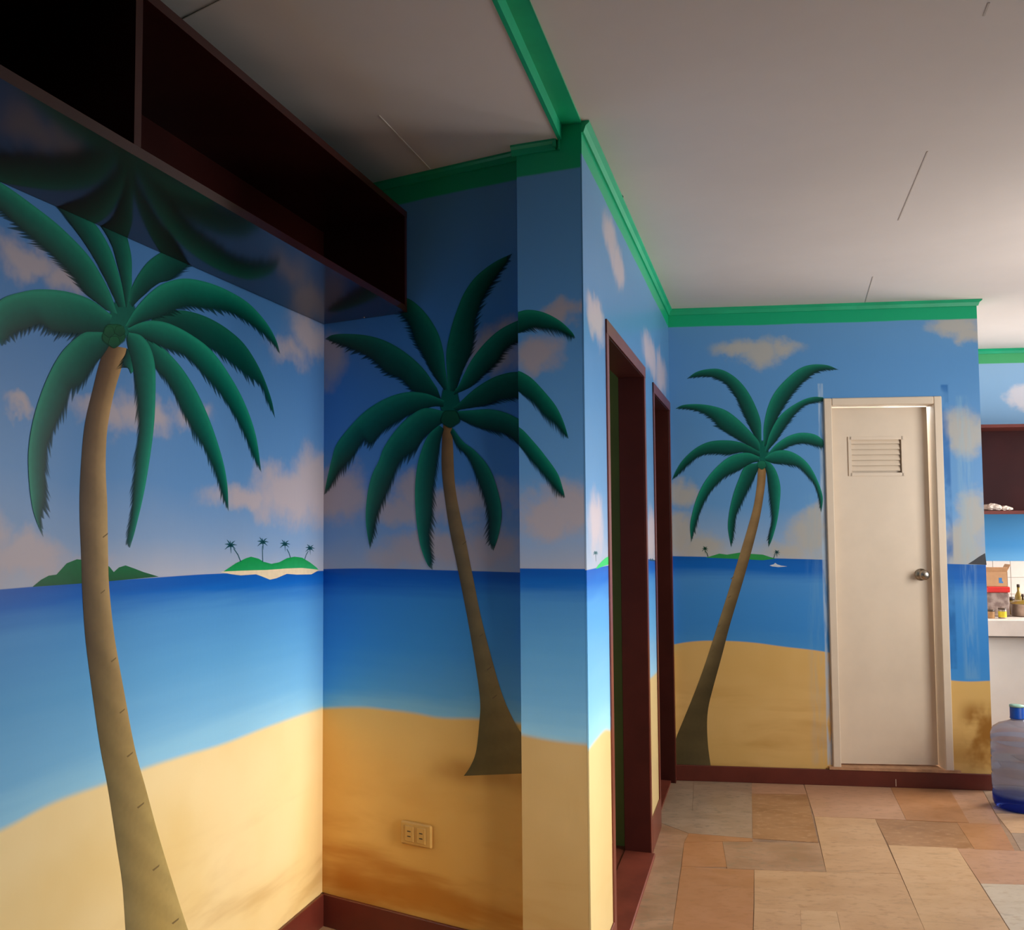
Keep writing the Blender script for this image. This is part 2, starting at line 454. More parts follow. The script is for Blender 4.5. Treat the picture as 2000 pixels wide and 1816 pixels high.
# left mural wall
o_left = w_left.len
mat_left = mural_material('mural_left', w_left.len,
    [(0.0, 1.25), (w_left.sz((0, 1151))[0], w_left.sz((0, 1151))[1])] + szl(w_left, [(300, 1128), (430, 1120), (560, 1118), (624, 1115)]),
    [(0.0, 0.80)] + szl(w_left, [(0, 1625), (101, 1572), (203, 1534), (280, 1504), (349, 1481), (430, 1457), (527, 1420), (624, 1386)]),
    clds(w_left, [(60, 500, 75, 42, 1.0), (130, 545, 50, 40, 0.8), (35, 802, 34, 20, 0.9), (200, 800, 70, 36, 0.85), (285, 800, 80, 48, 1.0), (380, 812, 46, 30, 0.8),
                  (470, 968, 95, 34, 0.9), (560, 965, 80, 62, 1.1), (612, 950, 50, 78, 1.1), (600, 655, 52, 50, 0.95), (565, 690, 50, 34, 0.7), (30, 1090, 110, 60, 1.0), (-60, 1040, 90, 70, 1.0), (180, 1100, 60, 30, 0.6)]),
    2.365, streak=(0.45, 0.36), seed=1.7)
wl = boxes('wall_left', [(0, w_left.len + 0.02, 0, SHELL, 0, 2.6)], mat_left, M=w_left.M)
tag(wl, 'left beach mural wall with a big leaning palm under the dark shelf', kind='structure')
# back mural wall
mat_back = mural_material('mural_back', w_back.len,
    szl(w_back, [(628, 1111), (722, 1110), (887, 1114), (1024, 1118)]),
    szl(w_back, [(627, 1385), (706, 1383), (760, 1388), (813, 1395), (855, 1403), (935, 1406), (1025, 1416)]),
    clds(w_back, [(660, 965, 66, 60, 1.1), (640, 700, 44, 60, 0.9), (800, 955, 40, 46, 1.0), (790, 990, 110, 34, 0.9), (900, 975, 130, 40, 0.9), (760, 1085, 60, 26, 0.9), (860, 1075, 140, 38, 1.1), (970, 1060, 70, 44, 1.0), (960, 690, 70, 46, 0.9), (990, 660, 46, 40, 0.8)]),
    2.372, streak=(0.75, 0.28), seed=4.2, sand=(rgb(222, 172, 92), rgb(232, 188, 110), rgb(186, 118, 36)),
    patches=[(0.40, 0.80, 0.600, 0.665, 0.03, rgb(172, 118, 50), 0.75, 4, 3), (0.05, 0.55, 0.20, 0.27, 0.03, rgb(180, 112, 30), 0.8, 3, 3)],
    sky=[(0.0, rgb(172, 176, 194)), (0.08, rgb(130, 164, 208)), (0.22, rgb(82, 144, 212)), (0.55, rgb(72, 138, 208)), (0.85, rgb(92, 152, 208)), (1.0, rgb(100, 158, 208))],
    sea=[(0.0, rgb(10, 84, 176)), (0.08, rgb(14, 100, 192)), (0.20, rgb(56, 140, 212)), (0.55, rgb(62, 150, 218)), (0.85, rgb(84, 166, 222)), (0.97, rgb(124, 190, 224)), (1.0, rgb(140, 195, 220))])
wb = boxes('wall_back', [(-0.02, w_back.len, 0, 0.05, 0, 2.6)], mat_back, M=w_back.M)
tag(wb, 'shaded middle mural wall with a slender palm and a painted-over outlet', kind='structure')
# pilaster
mat_pil = mural_material('mural_pilaster', w_pil.len,
    szl(w_pil, [(1024, 1110), (1149, 1111)]), szl(w_pil, [(1027, 1438), (1079, 1448), (1150, 1456)]),
    clds(w_pil, [(1085, 610, 60, 26, 0.9), (1050, 690, 46, 44, 1.0), (1110, 990, 60, 56, 1.1), (1060, 1010, 50, 46, 1.0), (1130, 600, 24, 20, 0.8)]),
    2.365, streak=(0.5, 0.36), seed=6.6, sky=[(0.0, rgb(172, 176, 194)), (0.08, rgb(138, 170, 212)), (0.22, rgb(104, 160, 216)), (0.55, rgb(94, 156, 218)), (0.85, rgb(100, 162, 220)), (1.0, rgb(104, 164, 220))], sand=(rgb(206, 168, 108), rgb(216, 180, 122), rgb(176, 126, 50)))
bmw = bmesh.new()
_q = [Vector((0, 0)), Vector((w_pil.len, 0)), Vector((w_pil.len - 0.02, 0.16)), Vector((-0.02, 0.16))]
bm_prism(bmw, [(v.x, v.y) for v in _q], 0, 2.6)
wp = link('wall_pilaster', to_mesh(bmw, 'wall_pilaster'), mat_pil, M=w_pil.M)
tag(wp, 'narrow mural pilaster at the corner beside the doorways', kind='structure')
# side wall with the two door openings
D1a, D1b, D1z = 0.385, 1.430, 2.01
D2a, D2b, D2z = 1.735, 2.555, 1.99
mat_side = mural_material('mural_side', w_side.len,
    [(0, 1.232), (0.4, 1.226), (1.5, 1.20), (1.65, 1.188), (2.58, 1.175)], [(0.0, 0.742), (0.12, 0.742), (0.28, 0.735), (0.40, 0.712), (1.45, 0.70), (1.62, 0.69), (2.58, 0.66)],
    clds(w_side, [(1192, 470, 16, 50, 1.0), (1208, 520, 14, 46, 1.0), (1162, 620, 20, 40, 1.1), (1268, 690, 16, 40, 1.0), (1290, 730, 14, 40, 0.9), (1163, 1020, 16, 70, 1.0), (1272, 1050, 10, 60, 1.0)]),
    2.405, streak=(0.35, 0.40), seed=8.8, sand=(rgb(208, 182, 126), rgb(216, 192, 138), rgb(190, 152, 76)),
    sky=[(0.0, rgb(160, 168, 184)), (0.07, rgb(124, 154, 188)), (0.18, rgb(92, 138, 184)), (0.55, rgb(76, 128, 178)), (0.85, rgb(82, 136, 182)), (1.0, rgb(90, 144, 188))], roughn=0.30)
ws = boxes('wall_passage', [(0.070, D1a, 0, 0.102, 0, 2.6), (0.0, 0.070, 0, 0.004, 0, 2.6), (D1a, D1b, 0, 0.102, D1z, 2.6), (D1b, D2a, 0, 0.102, 0, 2.6), (D2a, D2b, 0, 0.102, D2z, 2.6), (D2b, w_side.len + 0.10, 0, 0.102, 0, 2.6)], mat_side, M=w_side.M)
tag(ws, 'bright blue mural wall of the passage with two brown door openings', kind='structure')
# far wall with bathroom door opening
F0, F1, FZ0, FZ1 = 0.790, 1.375, 0.085, 2.000
mat_far = mural_material('mural_far', w_far.len,
    szl(w_far, [(1312, 1086), (1460, 1089), (1614, 1093), (1850, 1101), (1925, 1103)]),
    szl(w_far, [(1311, 1259), (1356, 1253), (1410, 1252), (1467, 1255), (1528, 1263), (1615, 1274), (1857, 1329), (1932, 1330)]),
    clds(w_far, [(1440, 680, 60, 22, 0.9), (1485, 690, 50, 30, 1.05), (1530, 682, 46, 18, 0.8), (1870, 632, 60, 24, 1.0), (1890, 650, 40, 24, 1.0), (1332, 962, 40, 28, 0.95), (1320, 1040, 40, 46, 1.0), (1360, 1065, 60, 30, 0.9),
                 (1575, 1045, 50, 46, 1.0), (1600, 1020, 30, 40, 0.9), (1540, 1070, 60, 24, 0.8), (1880, 845, 44, 50, 1.1), (1900, 1010, 40, 60, 1.1), (1880, 1060, 46, 50, 1.1)]),
    2.402, streak=(0.6, 0.30), seed=12.3, sand=(rgb(222, 180, 106), rgb(230, 190, 120), rgb(186, 132, 56)), cloud_col=rgb(186, 182, 170), shore_soft=0.006, roughn=0.32,
    sky=[(0.0, rgb(180, 188, 196)), (0.08, rgb(144, 176, 212)), (0.22, rgb(104, 160, 214)), (0.55, rgb(92, 150, 206)), (0.85, rgb(92, 150, 206)), (1.0, rgb(98, 154, 206))],
    sea=[(0.0, rgb(14, 94, 180)), (0.12, rgb(18, 104, 194)), (0.26, rgb(74, 146, 214)), (0.5, rgb(66, 144, 216)), (0.8, rgb(62, 142, 216)), (1.0, rgb(72, 150, 218))],
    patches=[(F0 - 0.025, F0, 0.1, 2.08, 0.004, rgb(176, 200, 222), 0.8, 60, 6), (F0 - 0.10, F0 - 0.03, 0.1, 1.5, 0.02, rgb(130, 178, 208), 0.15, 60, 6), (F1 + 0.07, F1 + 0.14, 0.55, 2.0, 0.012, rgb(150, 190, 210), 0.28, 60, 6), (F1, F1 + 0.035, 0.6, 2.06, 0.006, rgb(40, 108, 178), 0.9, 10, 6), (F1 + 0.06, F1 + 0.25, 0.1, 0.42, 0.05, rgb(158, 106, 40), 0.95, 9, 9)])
wf = boxes('wall_far', [(-0.05, F0, 0, 0.11, 0, 2.6), (F0, F1, 0, 0.11, FZ1, 2.6), (F1, w_far.len, 0, 0.11, 0, 2.6), (F0, F1, 0.0, 0.11, 0, FZ0)], mat_far, M=w_far.M)
tag(wf, 'far mural wall with a small curved palm beside the cream door', kind='structure')
# kitchen wall
t = NT('kitchen_wall_paint'); o_ = t.obj(); s_, y_, z_ = t.sep(o_)
cs = t.ramp(t.math('DIVIDE', t.math('SUBTRACT', z_, 1.0), 1.5), [(0.0, rgb(120, 178, 216)), (0.12, rgb(60, 140, 200)), (0.3, rgb(70, 148, 204)), (0.7, rgb(134, 180, 222)), (1.0, rgb(150, 190, 226))])
mk = t.smooth(t.math('ADD', t.math('SUBTRACT', 1.0, t.math('SQRT', t.math('ADD', t.math('POWER', t.math('DIVIDE', t.math('SUBTRACT', s_, 1.16), 0.22), 2.0), t.math('POWER', t.math('DIVIDE', t.math('SUBTRACT', z_, 2.17), 0.13), 2.0)))), t.math('MULTIPLY', t.math('SUBTRACT', t.noise(o_, 12, 4), 0.5), 0.8)), 0.1, 0.45)
cs = t.mix(mk, cs, rgb(214, 214, 224))
cs = t.mix(t.smooth(z_, 2.398, 2.406), cs, rgb(70, 178, 112))
cs = t.mix(t.smooth(z_, 1.075, 1.079), rgb(224, 214, 204), cs)
t.set(Base_Color=cs, Roughness=0.4)
wk = boxes('wall_kitchen', [(0, w_kit.len, 0, SHELL, 0, 2.6)], t.m, M=w_kit.M)
tag(wk, 'kitchen back wall painted sky blue above white tiles', kind='structure')
# right wall with daylight openings (out of view, the passage one added), wall behind the viewer
def hole_wall(name, w, holes, mat, z1=2.6, start=0.0):
    xs = sorted({start, w.len} | {h[0] for h in holes} | {h[1] for h in holes}); lst = []
    for a, b in zip(xs, xs[1:]):
        hs = [h for h in holes if h[0] <= a and b <= h[1]]
        if not hs: lst.append((a, b, 0, 0.12, 0, z1))
        else:
            h = hs[0]
            if h[2] > 0: lst.append((a, b, 0, 0.12, 0, h[2]))
            lst.append((a, b, 0, 0.12, h[3], z1))
    return boxes(name, lst, mat, M=w.M)
m_rwall = plain('plain_blue_wall', rgb(150, 180, 205), 0.5, 0.05, 2)
WIN = [(2.65, 3.95, 0.85, 2.10), (4.95, 6.65, 0.55, 2.15)]  # first opening is added to bring more light onto the far wall
wr = hole_wall('wall_right', w_right, WIN, m_rwall, start=2.2)
w_kr = Wall((4.75, 6.5), (4.75, 4.15))
o = hole_wall('wall_kitchen_right', w_kr, [(0.50, 1.60, 1.0, 2.1)], m_rwall); tag(o, 'plain kitchen side wall with a window outside the picture', kind='structure')
_a = w_right.pt(2.2, 0, 0); w_ret = Wall((4.80, 4.18), (_a.x, _a.y))
o = boxes('wall_kitchen_return', [(0, w_ret.len, 0, 0.1, 0, 2.6)], m_rwall, M=w_ret.M); tag(o, 'short plain wall return beside the kitchen', kind='structure')
tag(wr, 'plain blue wall with a daylight window and an added opening outside the picture', kind='structure')
pr = w_right.pt(w_right.len, 0, 0)
w_rear = Wall((pr.x, pr.y), L0)
wr2 = boxes('wall_rear', [(0, w_rear.len, 0, SHELL, 0, 2.6)], m_rwall, M=w_rear.M)
tag(wr2, 'plain blue wall behind the viewer', kind='structure')
for i, (a, b, z0, z1) in enumerate(WIN):  # first frame belongs to the added opening
    fr = boxes('window_%d' % (i + 1), [(a, a + 0.05, 0.02, 0.08, z0, z1), (b - 0.05, b, 0.02, 0.08, z0, z1), (a, b, 0.02, 0.08, z0, z0 + 0.05), (a, b, 0.02, 0.08, z1 - 0.05, z1), ((a + b) / 2 - 0.02, (a + b) / 2 + 0.02, 0.03, 0.07, z0, z1)], m_plaster, M=w_right.M)
    tag(fr, 'unseen white window frame in the right-hand wall', kind='structure')
fr = boxes('window_3', [(0.50, 0.55, 0.02, 0.08, 1.0, 2.1), (1.55, 1.60, 0.02, 0.08, 1.0, 2.1), (0.50, 1.60, 0.02, 0.08, 1.0, 1.05), (0.50, 1.60, 0.02, 0.08, 2.05, 2.1)], m_plaster, M=w_kr.M); tag(fr, 'white frame of the kitchen window', kind='structure')
# bathroom and inner room behind the openings
bth = [w_far.pt(s, y, 0) for s, y in ((0.35, 0.11), (0.35, 1.2), (1.46, 1.2), (1.46, 0.11))]
for i, (p, q) in enumerate(zip(bth, bth[1:])):
    ww = Wall((q.x, q.y), (p.x, p.y)); ww = Wall((p.x, p.y), (q.x, q.y))
    o = boxes('wall_bathroom', [(0, ww.len, 0, 0.05, 0, 2.5)], m_plaster, M=ww.M); tag(o, 'white bathroom wall seen through the door gap', kind='structure')
part = Wall(tuple(w_side.pt(0.1, 0.12, 0).xy), tuple(w_side.pt(0.1, 1.6, 0).xy))
for nm, s0, s1, yy in (('wall_inner', D1b + 0.10, D1b + 0.20, None),):
    o = boxes(nm, [(D1b + 0.01, D1b + 0.09, 0.102, 1.9, 0, 2.5)], m_inner, M=w_side.M); tag(o, 'olive green wall of the dark room behind the first opening', kind='structure')
o = boxes('wall_inner_back', [(0.35, 1.6, 1.9, 1.98, 0, 2.5)], m_inner, M=w_side.M); tag(o, 'green rear wall of the dark inner room', kind='structure')
o = boxes('wall_inner_end', [(D2b + 0.03, D2b + 0.1, 0.102, 1.9, 0, 2.5)], m_inner, M=w_side.M); tag(o, 'green end wall of the second inner room', kind='structure')
o = boxes('floor_inner', [(-0.2, 2.6, 0.02, 2.0, -0.02, 0.012)], m_red, M=w_side.M); tag(o, 'red cement floor of the inner rooms', kind='structure')
o = boxes('ceiling_inner', [(-0.2, 2.7, 0.12, 2.0, 2.5, 2.56)], m_ceil, M=w_side.M); tag(o, 'ceiling of the inner rooms', kind='structure')

# ------------------------------------------------------------------ floor and tiles
fl = prism('floor', [(-3.0, -2.2), (5.2, -2.2), (5.2, 6.7), (0.2, 6.7), (-0.6, 3.3)], -0.06, -0.0018, m_grout)
tag(fl, 'floor of mixed brown and grey stone tiles', kind='structure')
def tile_mat(name, c1, c2, c3, seed):
    t = NT(name); o = t.obj()
    s, y, z = t.sep(o)
    v = t.comb(s, t.math('MULTIPLY', y, 1.8), seed)
    n1 = t.noise(v, 5.0, 5, 0.62, 0.6); n2 = t.noise(v, 22.0, 4, 0.6)
    c = t.mix(t.smooth(n1, 0.32, 0.68), c1, c2)
    c = t.mix(t.math('MULTIPLY', t.smooth(n2, 0.50, 0.70), 0.75), c, c3)
    n3 = t.noise(t.comb(t.math('MULTIPLY', s, 0.8), t.math('MULTIPLY', y, 2.6), seed + 7), 9.0, 5, 0.7, 1.2)
    c = t.mix(t.math('MULTIPLY', t.smooth(n3, 0.55, 0.72), 0.35), c, rgb(120, 96, 74))
    t.set(Base_Color=c, Roughness=t.maprange(n1, 0, 1, 0.24, 0.42))
    t.b.inputs['Specular IOR Level'].default_value = 0.45
    t.bump(n2, 0.06, 0.002)
    return t.m
TM = {
 'beige': tile_mat('stone_beige', rgb(196, 152, 110), rgb(208, 166, 124), rgb(182, 138, 98), 1.0),
 'beige2': tile_mat('stone_light_beige', rgb(204, 162, 118), rgb(214, 174, 132), rgb(190, 146, 104), 2.0),
 'brown': tile_mat('stone_brown', rgb(158, 112, 74), rgb(176, 130, 90), rgb(196, 152, 112), 3.0),
 'orange': tile_mat('stone_orange', rgb(178, 124, 80), rgb(188, 134, 92), rgb(170, 118, 72), 4.0),
 'grey': tile_mat('stone_grey', rgb(164, 136, 110), rgb(178, 150, 124), rgb(136, 120, 98), 5.0),
 'pink': tile_mat('stone_pinkish', rgb(188, 142, 108), rgb(198, 152, 120), rgb(170, 128, 96), 6.0),
 'mottled': tile_mat('stone_mottled', rgb(162, 124, 92), rgb(186, 146, 114), rgb(150, 128, 100), 7.0),
 'pale': tile_mat('stone_pale', rgb(202, 182, 156), rgb(212, 194, 170), rgb(190, 164, 134), 8.0),
}
def tile(poly, mat, z=0.0):
    c = sum((Vector(p) for p in poly), Vector((0, 0))) / len(poly)
    q = [Vector(p) + (c - Vector(p)).normalized() * 0.0009 for p in poly]
    area = sum(q[i].x * q[(i + 1) % len(q)].y - q[(i + 1) % len(q)].x * q[i].y for i in range(len(q)))
    if area < 0: q = q[::-1]
    bm = bmesh.new(); bm_prism(bm, [(p.x - c.x, p.y - c.y) for p in q], -0.012, 0.0)
    o = link('floor_tile', to_mesh(bm, 'floor_tile'), TM[mat], fl)
    o.location = (c.x, c.y, z + random.uniform(-0.0006, 0.0006))
    return o
def tpx(pts, mat): return tile([tuple(at_z(p, 0).xy) for p in pts], mat)
tpx([(1468, 1549), (1576, 1551), (1598, 1645), (1470, 1637)], 'brown')
tpx([(1468, 1520), (1566, 1523), (1576, 1551), (1468, 1549)], 'pink')
tpx([(1356, 1516), (1468, 1520), (1469, 1588), (1352, 1584)], 'grey')
tpx([(1280, 1512), (1356, 1516), (1352, 1584), (1272, 1580)], 'grey')
tpx([(1272, 1580), (1469, 1588), (1470, 1637), (1345, 1627), (1283, 1604), (1262, 1602)], 'grey')
tpx([(1345, 1627), (1470, 1637), (1470, 1643), (1411, 1643), (1336, 1645)], 'orange')
tpx([(1336, 1645), (1411, 1643), (1420, 1693), (1331, 1692)], 'orange')
tpx([(1411, 1643), (1600, 1646), (1614, 1703), (1420, 1696)], 'mottled')
tpx([(1331, 1692), (1473, 1698), (1470, 1850), (1308, 1850)], 'orange')
tpx([(1590, 1594), (1709, 1599), (1758, 1706), (1614, 1703)], 'beige')
tpx([(1473, 1698), (1758, 1706), (1794, 1788), (1473, 1773)], 'beige')
tpx([(1709, 1599), (1869, 1606), (1903, 1658), (1735, 1650)], 'brown')
tpx([(1869, 1606), (1954, 1609), (1982, 1661), (1903, 1658)], 'orange')
tpx([(1735, 1650), (1869, 1656), (2002, 1865), (1827, 1865)], 'beige2')
tpx([(1869, 1656), (2060, 1664), (2110, 1730), (1915, 1725)], 'pink')
tpx([(1915, 1725), (2110, 1730), (2200, 1870), (2004, 1865)], 'pale')
tpx([(1473, 1773), (1563, 1777), (1568, 1862), (1470, 1860)], 'beige')
tpx([(1563, 1777), (1634, 1780), (1652, 1862), (1568, 1862)], 'beige2')
tpx([(1634, 1780), (1794, 1788), (1827, 1865), (1652, 1862)], 'beige')
tpx([(1568, 1523), (1735, 1529), (1770, 1601), (1590, 1594)], 'pink')
tpx([(1735, 1529), (1850, 1533), (1893, 1607), (1770, 1601)], 'orange')
tpx([(1850, 1533), (1915, 1535), (1954, 1609), (1893, 1607)], 'pink')
tpx([(1915, 1535), (2060, 1541), (2100, 1592), (1944, 1588)], 'grey')
tpx([(1944, 1588), (2100, 1592), (2120, 1630), (1974, 1626)], 'beige2')
tpx([(1974, 1626), (2120, 1630), (2145, 1667), (1994, 1661)], 'grey')
tpx([(1195, 1850), (1262, 1602), (1283, 1604), (1345, 1627), (1336, 1645), (1308, 1850)], 'mottled')
# the rest of the floor beyond the picture: running rows in the same directions
cdir = Vector((0.322, 0.947)); rdir = Vector((0.991, -0.134))
names = list(TM)
o0 = at_z((1308, 1850), 0).xy
for j in range(1, 10):
    for i in range(-4, 8):
        c0 = o0 - cdir * (0.32 * (j - 1) + 0.004) + rdir * (0.42 * i + (0.2 if j % 2 else 0))
        q = [c0, c0 + rdir * 0.42, c0 + rdir * 0.42 - cdir * 0.32, c0 - cdir * 0.32]
        m_ = sum(q, Vector((0, 0))) / 4
        if m_.y < -1.4 or m_.x > 2.2 + 0.34 * m_.y or m_.x < -0.1 + 0.31 * (m_.y - 1.9) + 0.35: continue
        tile([tuple(p) for p in q], random.choice(names))
for j in range(6):
    for i in range(4):
        c0 = at_z((2004, 1865), 0).xy + rdir * (0.45 * i + 0.30) + cdir * (0.33 * j)
        if c0.x + 0.3 > 2.3 + 0.34 * c0.y: continue
        tile([tuple(p) for p in (c0, c0 + rdir * 0.45, c0 + rdir * 0.45 + cdir * 0.33, c0 + cdir * 0.33)], random.choice(names), -0.0010)
ko = Vector((2.9, 4.93))
for j in range(4):
    for i in range(4):
        c0 = ko + rdir * (0.42 * i + (0.2 if j % 2 else 0)) + cdir * (0.34 * j)
        tile([tuple(p) for p in (c0, c0 + rdir * 0.42, c0 + rdir * 0.42 + cdir * 0.34, c0 + cdir * 0.34)], random.choice(names))
# raised floor of the left bay
sd = Vector((0.310, 1.0)); S0 = Vector((0.345, 2.66))
near = S0 - sd * 4.6
flb = prism('floor_left', [(A[0] + 0.02, A[1] + 0.02), (near.x - 2.0, near.y), (near.x, near.y), (S0.x, S0.y)], -0.004, ZF, m_stone)
tag(flb, 'pale stone floor of the left bay below the brown baseboard', kind='structure')

# ------------------------------------------------------------------ ceilings
prev = S0 - sd * 4.6; up = S0 + Vector((0.31, 1)) * 0.1
cm = prism('ceiling', [(prev.x, prev.y), (6, -2.4), (6, 7.0), (1.2, 7.0), (S0.x + 0.3, S0.y + 0.6), (S0.x, S0.y)], H, H + 0.08, m_ceil)
tag(cm, 'pale painted ceiling of the main room', kind='structure')
cl_ = prism('ceiling_left', [(A[0] - 0.2, A[1] + 0.15), (prev.x - 2.4, prev.y), (prev.x, prev.y), (S0.x, S0.y), (S0.x + 0.02, S0.y + 0.3)], HL, HL + 0.10, m_ceil)
tag(cl_, 'lower dim ceiling of the left bay over the shelf', kind='structure')
def seam(p, q, z, parent, wdt=0.0022, mat=None):
    a = Vector(p); b = Vector(q); d = (b - a).normalized(); nn = Vector((-d.y, d.x)) * wdt
    o = prism('ceiling_seam', [tuple(a + nn), tuple(a - nn), tuple(b - nn), tuple(b + nn)], z - 0.0012, z + 0.002, mat or m_ceil, parent)
    return o
m_seam = plain('ceiling_seam_filler', rgb(196, 184, 172), 0.6, 0.05)
m_seamw = plain('ceiling_seam_white', rgb(236, 228, 216), 0.5, 0.05)
seam((1.206, 2.015), (1.226, 2.07), H, cm, 0.002, m_seam)
seam((1.505, 2.86), (1.742, 3.537), H, cm, 0.0018, m_seam)
seam((2.029, 4.378), (2.229, 4.906), H, cm, 0.0018, m_seam)
seam((-0.161, 2.481), (-0.028, 2.873), HL, cl_, 0.0016, m_seamw)
seam((-0.600, 2.024), (-0.30, 1.797), HL, cl_, 0.0014, m_seam)

# ------------------------------------------------------------------ green trims
def trim(i, poly, z0, z1, label):
    o = prism('trim_%d' % i, poly, z0, z1, m_green); return tag(o, label, kind='structure')
R0 = Vector((0.403, 2.625)); rd = Vector((0.327, 1.0))
rn = R0 - rd * 4.5; ln = S0 - sd * 4.5
Cs = w_pil.pt(0.118, 0, 0).xy
trim(1, [(ln.x - 0.001, ln.y), (rn.x, rn.y), (R0.x, R0.y), (S0.x - 0.001, S0.y - 0.02)], H - 0.006, H + 0.03, 'flat green ceiling strip running from the pilaster toward the viewer')
trim(2, [(ln.x + 0.003, ln.y), (S0.x + 0.003, S0.y - 0.02), (S0.x - 0.008, S0.y - 0.02), (ln.x - 0.008, ln.y)], HL - 0.003, H, 'narrow bright green edge of the ceiling step')
def moulding(i, w, s0, s1, ztop, label, h=0.032, d=0.022, m0=0.0, m1=0.0):
    """small sloping crown on a wall; profile in local y,z; m0/m1 shift the outer edge along s for mitred ends"""
    prof = [(0.0, ztop - h), (-0.006, ztop - h), (-d * 0.55, ztop - h * 0.45), (-d, ztop - 0.006), (-d, ztop), (0.0, ztop)]
    bm = bmesh.new()
    a = [bm.verts.new((s0 + m0 * (-y / d), y, z)) for y, z in prof]; b = [bm.verts.new((s1 + m1 * (-y / d), y, z)) for y, z in prof]
    bm.faces.new(a); bm.faces.new(b[::-1])
    for k in range(len(prof)): bm.faces.new((a[k], b[k], b[(k + 1) % len(prof)], a[(k + 1) % len(prof)]))
    o = link('trim_%d' % i, to_mesh(bm), m_green, M=w.M); return tag(o, label, kind='structure')
moulding(3, w_side, 0.0, w_side.len, H, 'green crown moulding along the passage wall', m1=-0.018)
moulding(4, w_far, 0.0, w_far.len, H, 'green crown moulding above the far palm mural', m0=0.018, m1=0.02)
moulding(5, w_kit, 0.0, w_kit.len, H, 'green crown moulding of the kitchen wall')
moulding(6, w_back, 0.0, w_back.len, HL, 'dark green crown moulding above the middle mural', h=0.026, d=0.016)
moulding(7, w_pil, -0.014, 0.118, HL, 'green crown moulding on the pilaster', h=0.028, d=0.018)
moulding(8, w_left, 0.0, w_left.len - 0.01, HL, 'green crown moulding of the left wall above the shelf', h=0.026, d=0.016)
# small end piece of the step where it meets the pilaster
o = boxes('trim_9', [(0.112, 0.121, -0.016, 0, HL - 0.022, H - 0.006), (0.126, 0.130, -0.010, 0, HL - 0.03, H - 0.012)], m_green, M=w_pil.M); tag(o, 'short upright green moulding end at the pilaster top', kind='structure')

# ------------------------------------------------------------------ baseboards
def bb(name, w, lst, z0, z1, label, d=0.012):
    o = boxes(name, [(a, b, -d, 0.0, z0, z1) for a, b in lst], m_brown, M=w.M, bev=0.002); return tag(o, label, kind='structure')
bb('baseboard_left', w_left, [(0.3, w_left.len)], ZF, ZF + 0.10, 'brown baseboard under the left mural')
bb('baseboard_back', w_back, [(0.0, w_back.len)], ZF, ZF + 0.10, 'dark brown baseboard under the middle mural')
bb('baseboard_pilaster', w_pil, [(0.0, w_pil.len + 0.01)], 0, 0.13, 'brown baseboard of the pilaster')
bb('baseboard_passage', w_side, [(0.0, D1a - 0.001), (D1b + 0.001, D2a - 0.001)], 0, 0.135, 'brown baseboard between the door openings', 0.006)
fbb = bb('baseboard_far', w_far, [(-0.02, w_far.len)], 0, 0.080, 'dark brown baseboard under the far palm mural and cream door', 0.014)
m_chalk = plain('chip_white', rgb(220, 200, 180), 0.6)
_s, _z = w_far.sz((1748, 1527))
boxes('paint_chip', [(_s - 0.0015, _s + 0.0015, -0.0150, -0.0135, _z - 0.018, _z + 0.018)], m_chalk, fbb)

# ------------------------------------------------------------------ brown door openings
def opening(name, a, b, zt, label, threshold=False):
    fw = 0.045
    root = empty(name, M=w_side.M); tag(root, label, kind='structure')
    boxes('jamb', [(a, a + fw, 0.0, 0.104, 0.0, zt)], m_jamb_shade, root, bev=0.002)
    boxes('jamb', [(b - fw, b, 0.0, 0.104, 0.0, zt)], m_jamb_shade, root, bev=0.002)
    boxes('door_head', [(a + fw, b - fw, 0.0, 0.104, zt - fw, zt)], m_jamb_shade, root, bev=0.002)
    boxes('casing', [(a, a + fw, -0.005, -0.0002, 0.0, zt)], m_brown, root)
    boxes('casing', [(b - fw, b, -0.005, -0.0002, 0.0, zt)], m_brown, root)
    boxes('casing', [(a, b, -0.006, -0.0004, zt - fw, zt)], m_brown, root)
    if threshold: boxes('threshold', [(a + fw, b - fw, -0.020, 0.104, 0.0, 0.016)], m_red, root, bev=0.003)
    return root
opening('door_1', D1a, D1b, D1z, 'tall brown door frame opening onto the dark green room', True)
opening('door_2', D2a, D2b, D2z, 'narrow brown door frame in the far corner of the passage', False)

# ------------------------------------------------------------------ cream bathroom door
d3 = empty('door_3', M=w_far.M); tag(d3, 'cream bathroom door left slightly ajar in a pale frame', kind='structure')
fw = 0.040
boxes('jamb', [(F0, F0 + fw, -0.012, 0.11, FZ0, FZ1)], m_white, d3, bev=0.004)
boxes('jamb', [(F1 - fw, F1, -0.012, 0.11, FZ0, FZ1)], m_white, d3, bev=0.004)
boxes('door_head', [(F0 + fw, F1 - fw, -0.012, 0.11, FZ1 - fw, FZ1)], m_white, d3, bev=0.004)
boxes('sill', [(F0 - 0.02, F1 + 0.03, -0.016, 0.11, FZ0 - 0.004, FZ0 + 0.010)], plain('dusty_sill', rgb(186, 140, 102), 0.6, 0.25, 14), d3)
lw, lz0, lz1 = F1 - F0 - 2 * fw - 0.016, FZ0 + 0.018, FZ1 - fw - 0.007
va, vb, vz0, vz1 = 0.092, 0.362, 1.60, 1.79
leaf = boxes('door_leaf', [(0, va, 0, 0.035, lz0, lz1), (vb, lw, 0, 0.035, lz0, lz1), (va, vb, 0, 0.035, lz0, vz0), (va, vb, 0, 0.035, vz1, lz1), (va, vb, 0.016, 0.035, vz0, vz1)], m_white, d3)
leaf.location = (F0 + fw + 0.004, 0.030, 0); leaf.rotation_euler = (0, 0, math.radians(3.0))
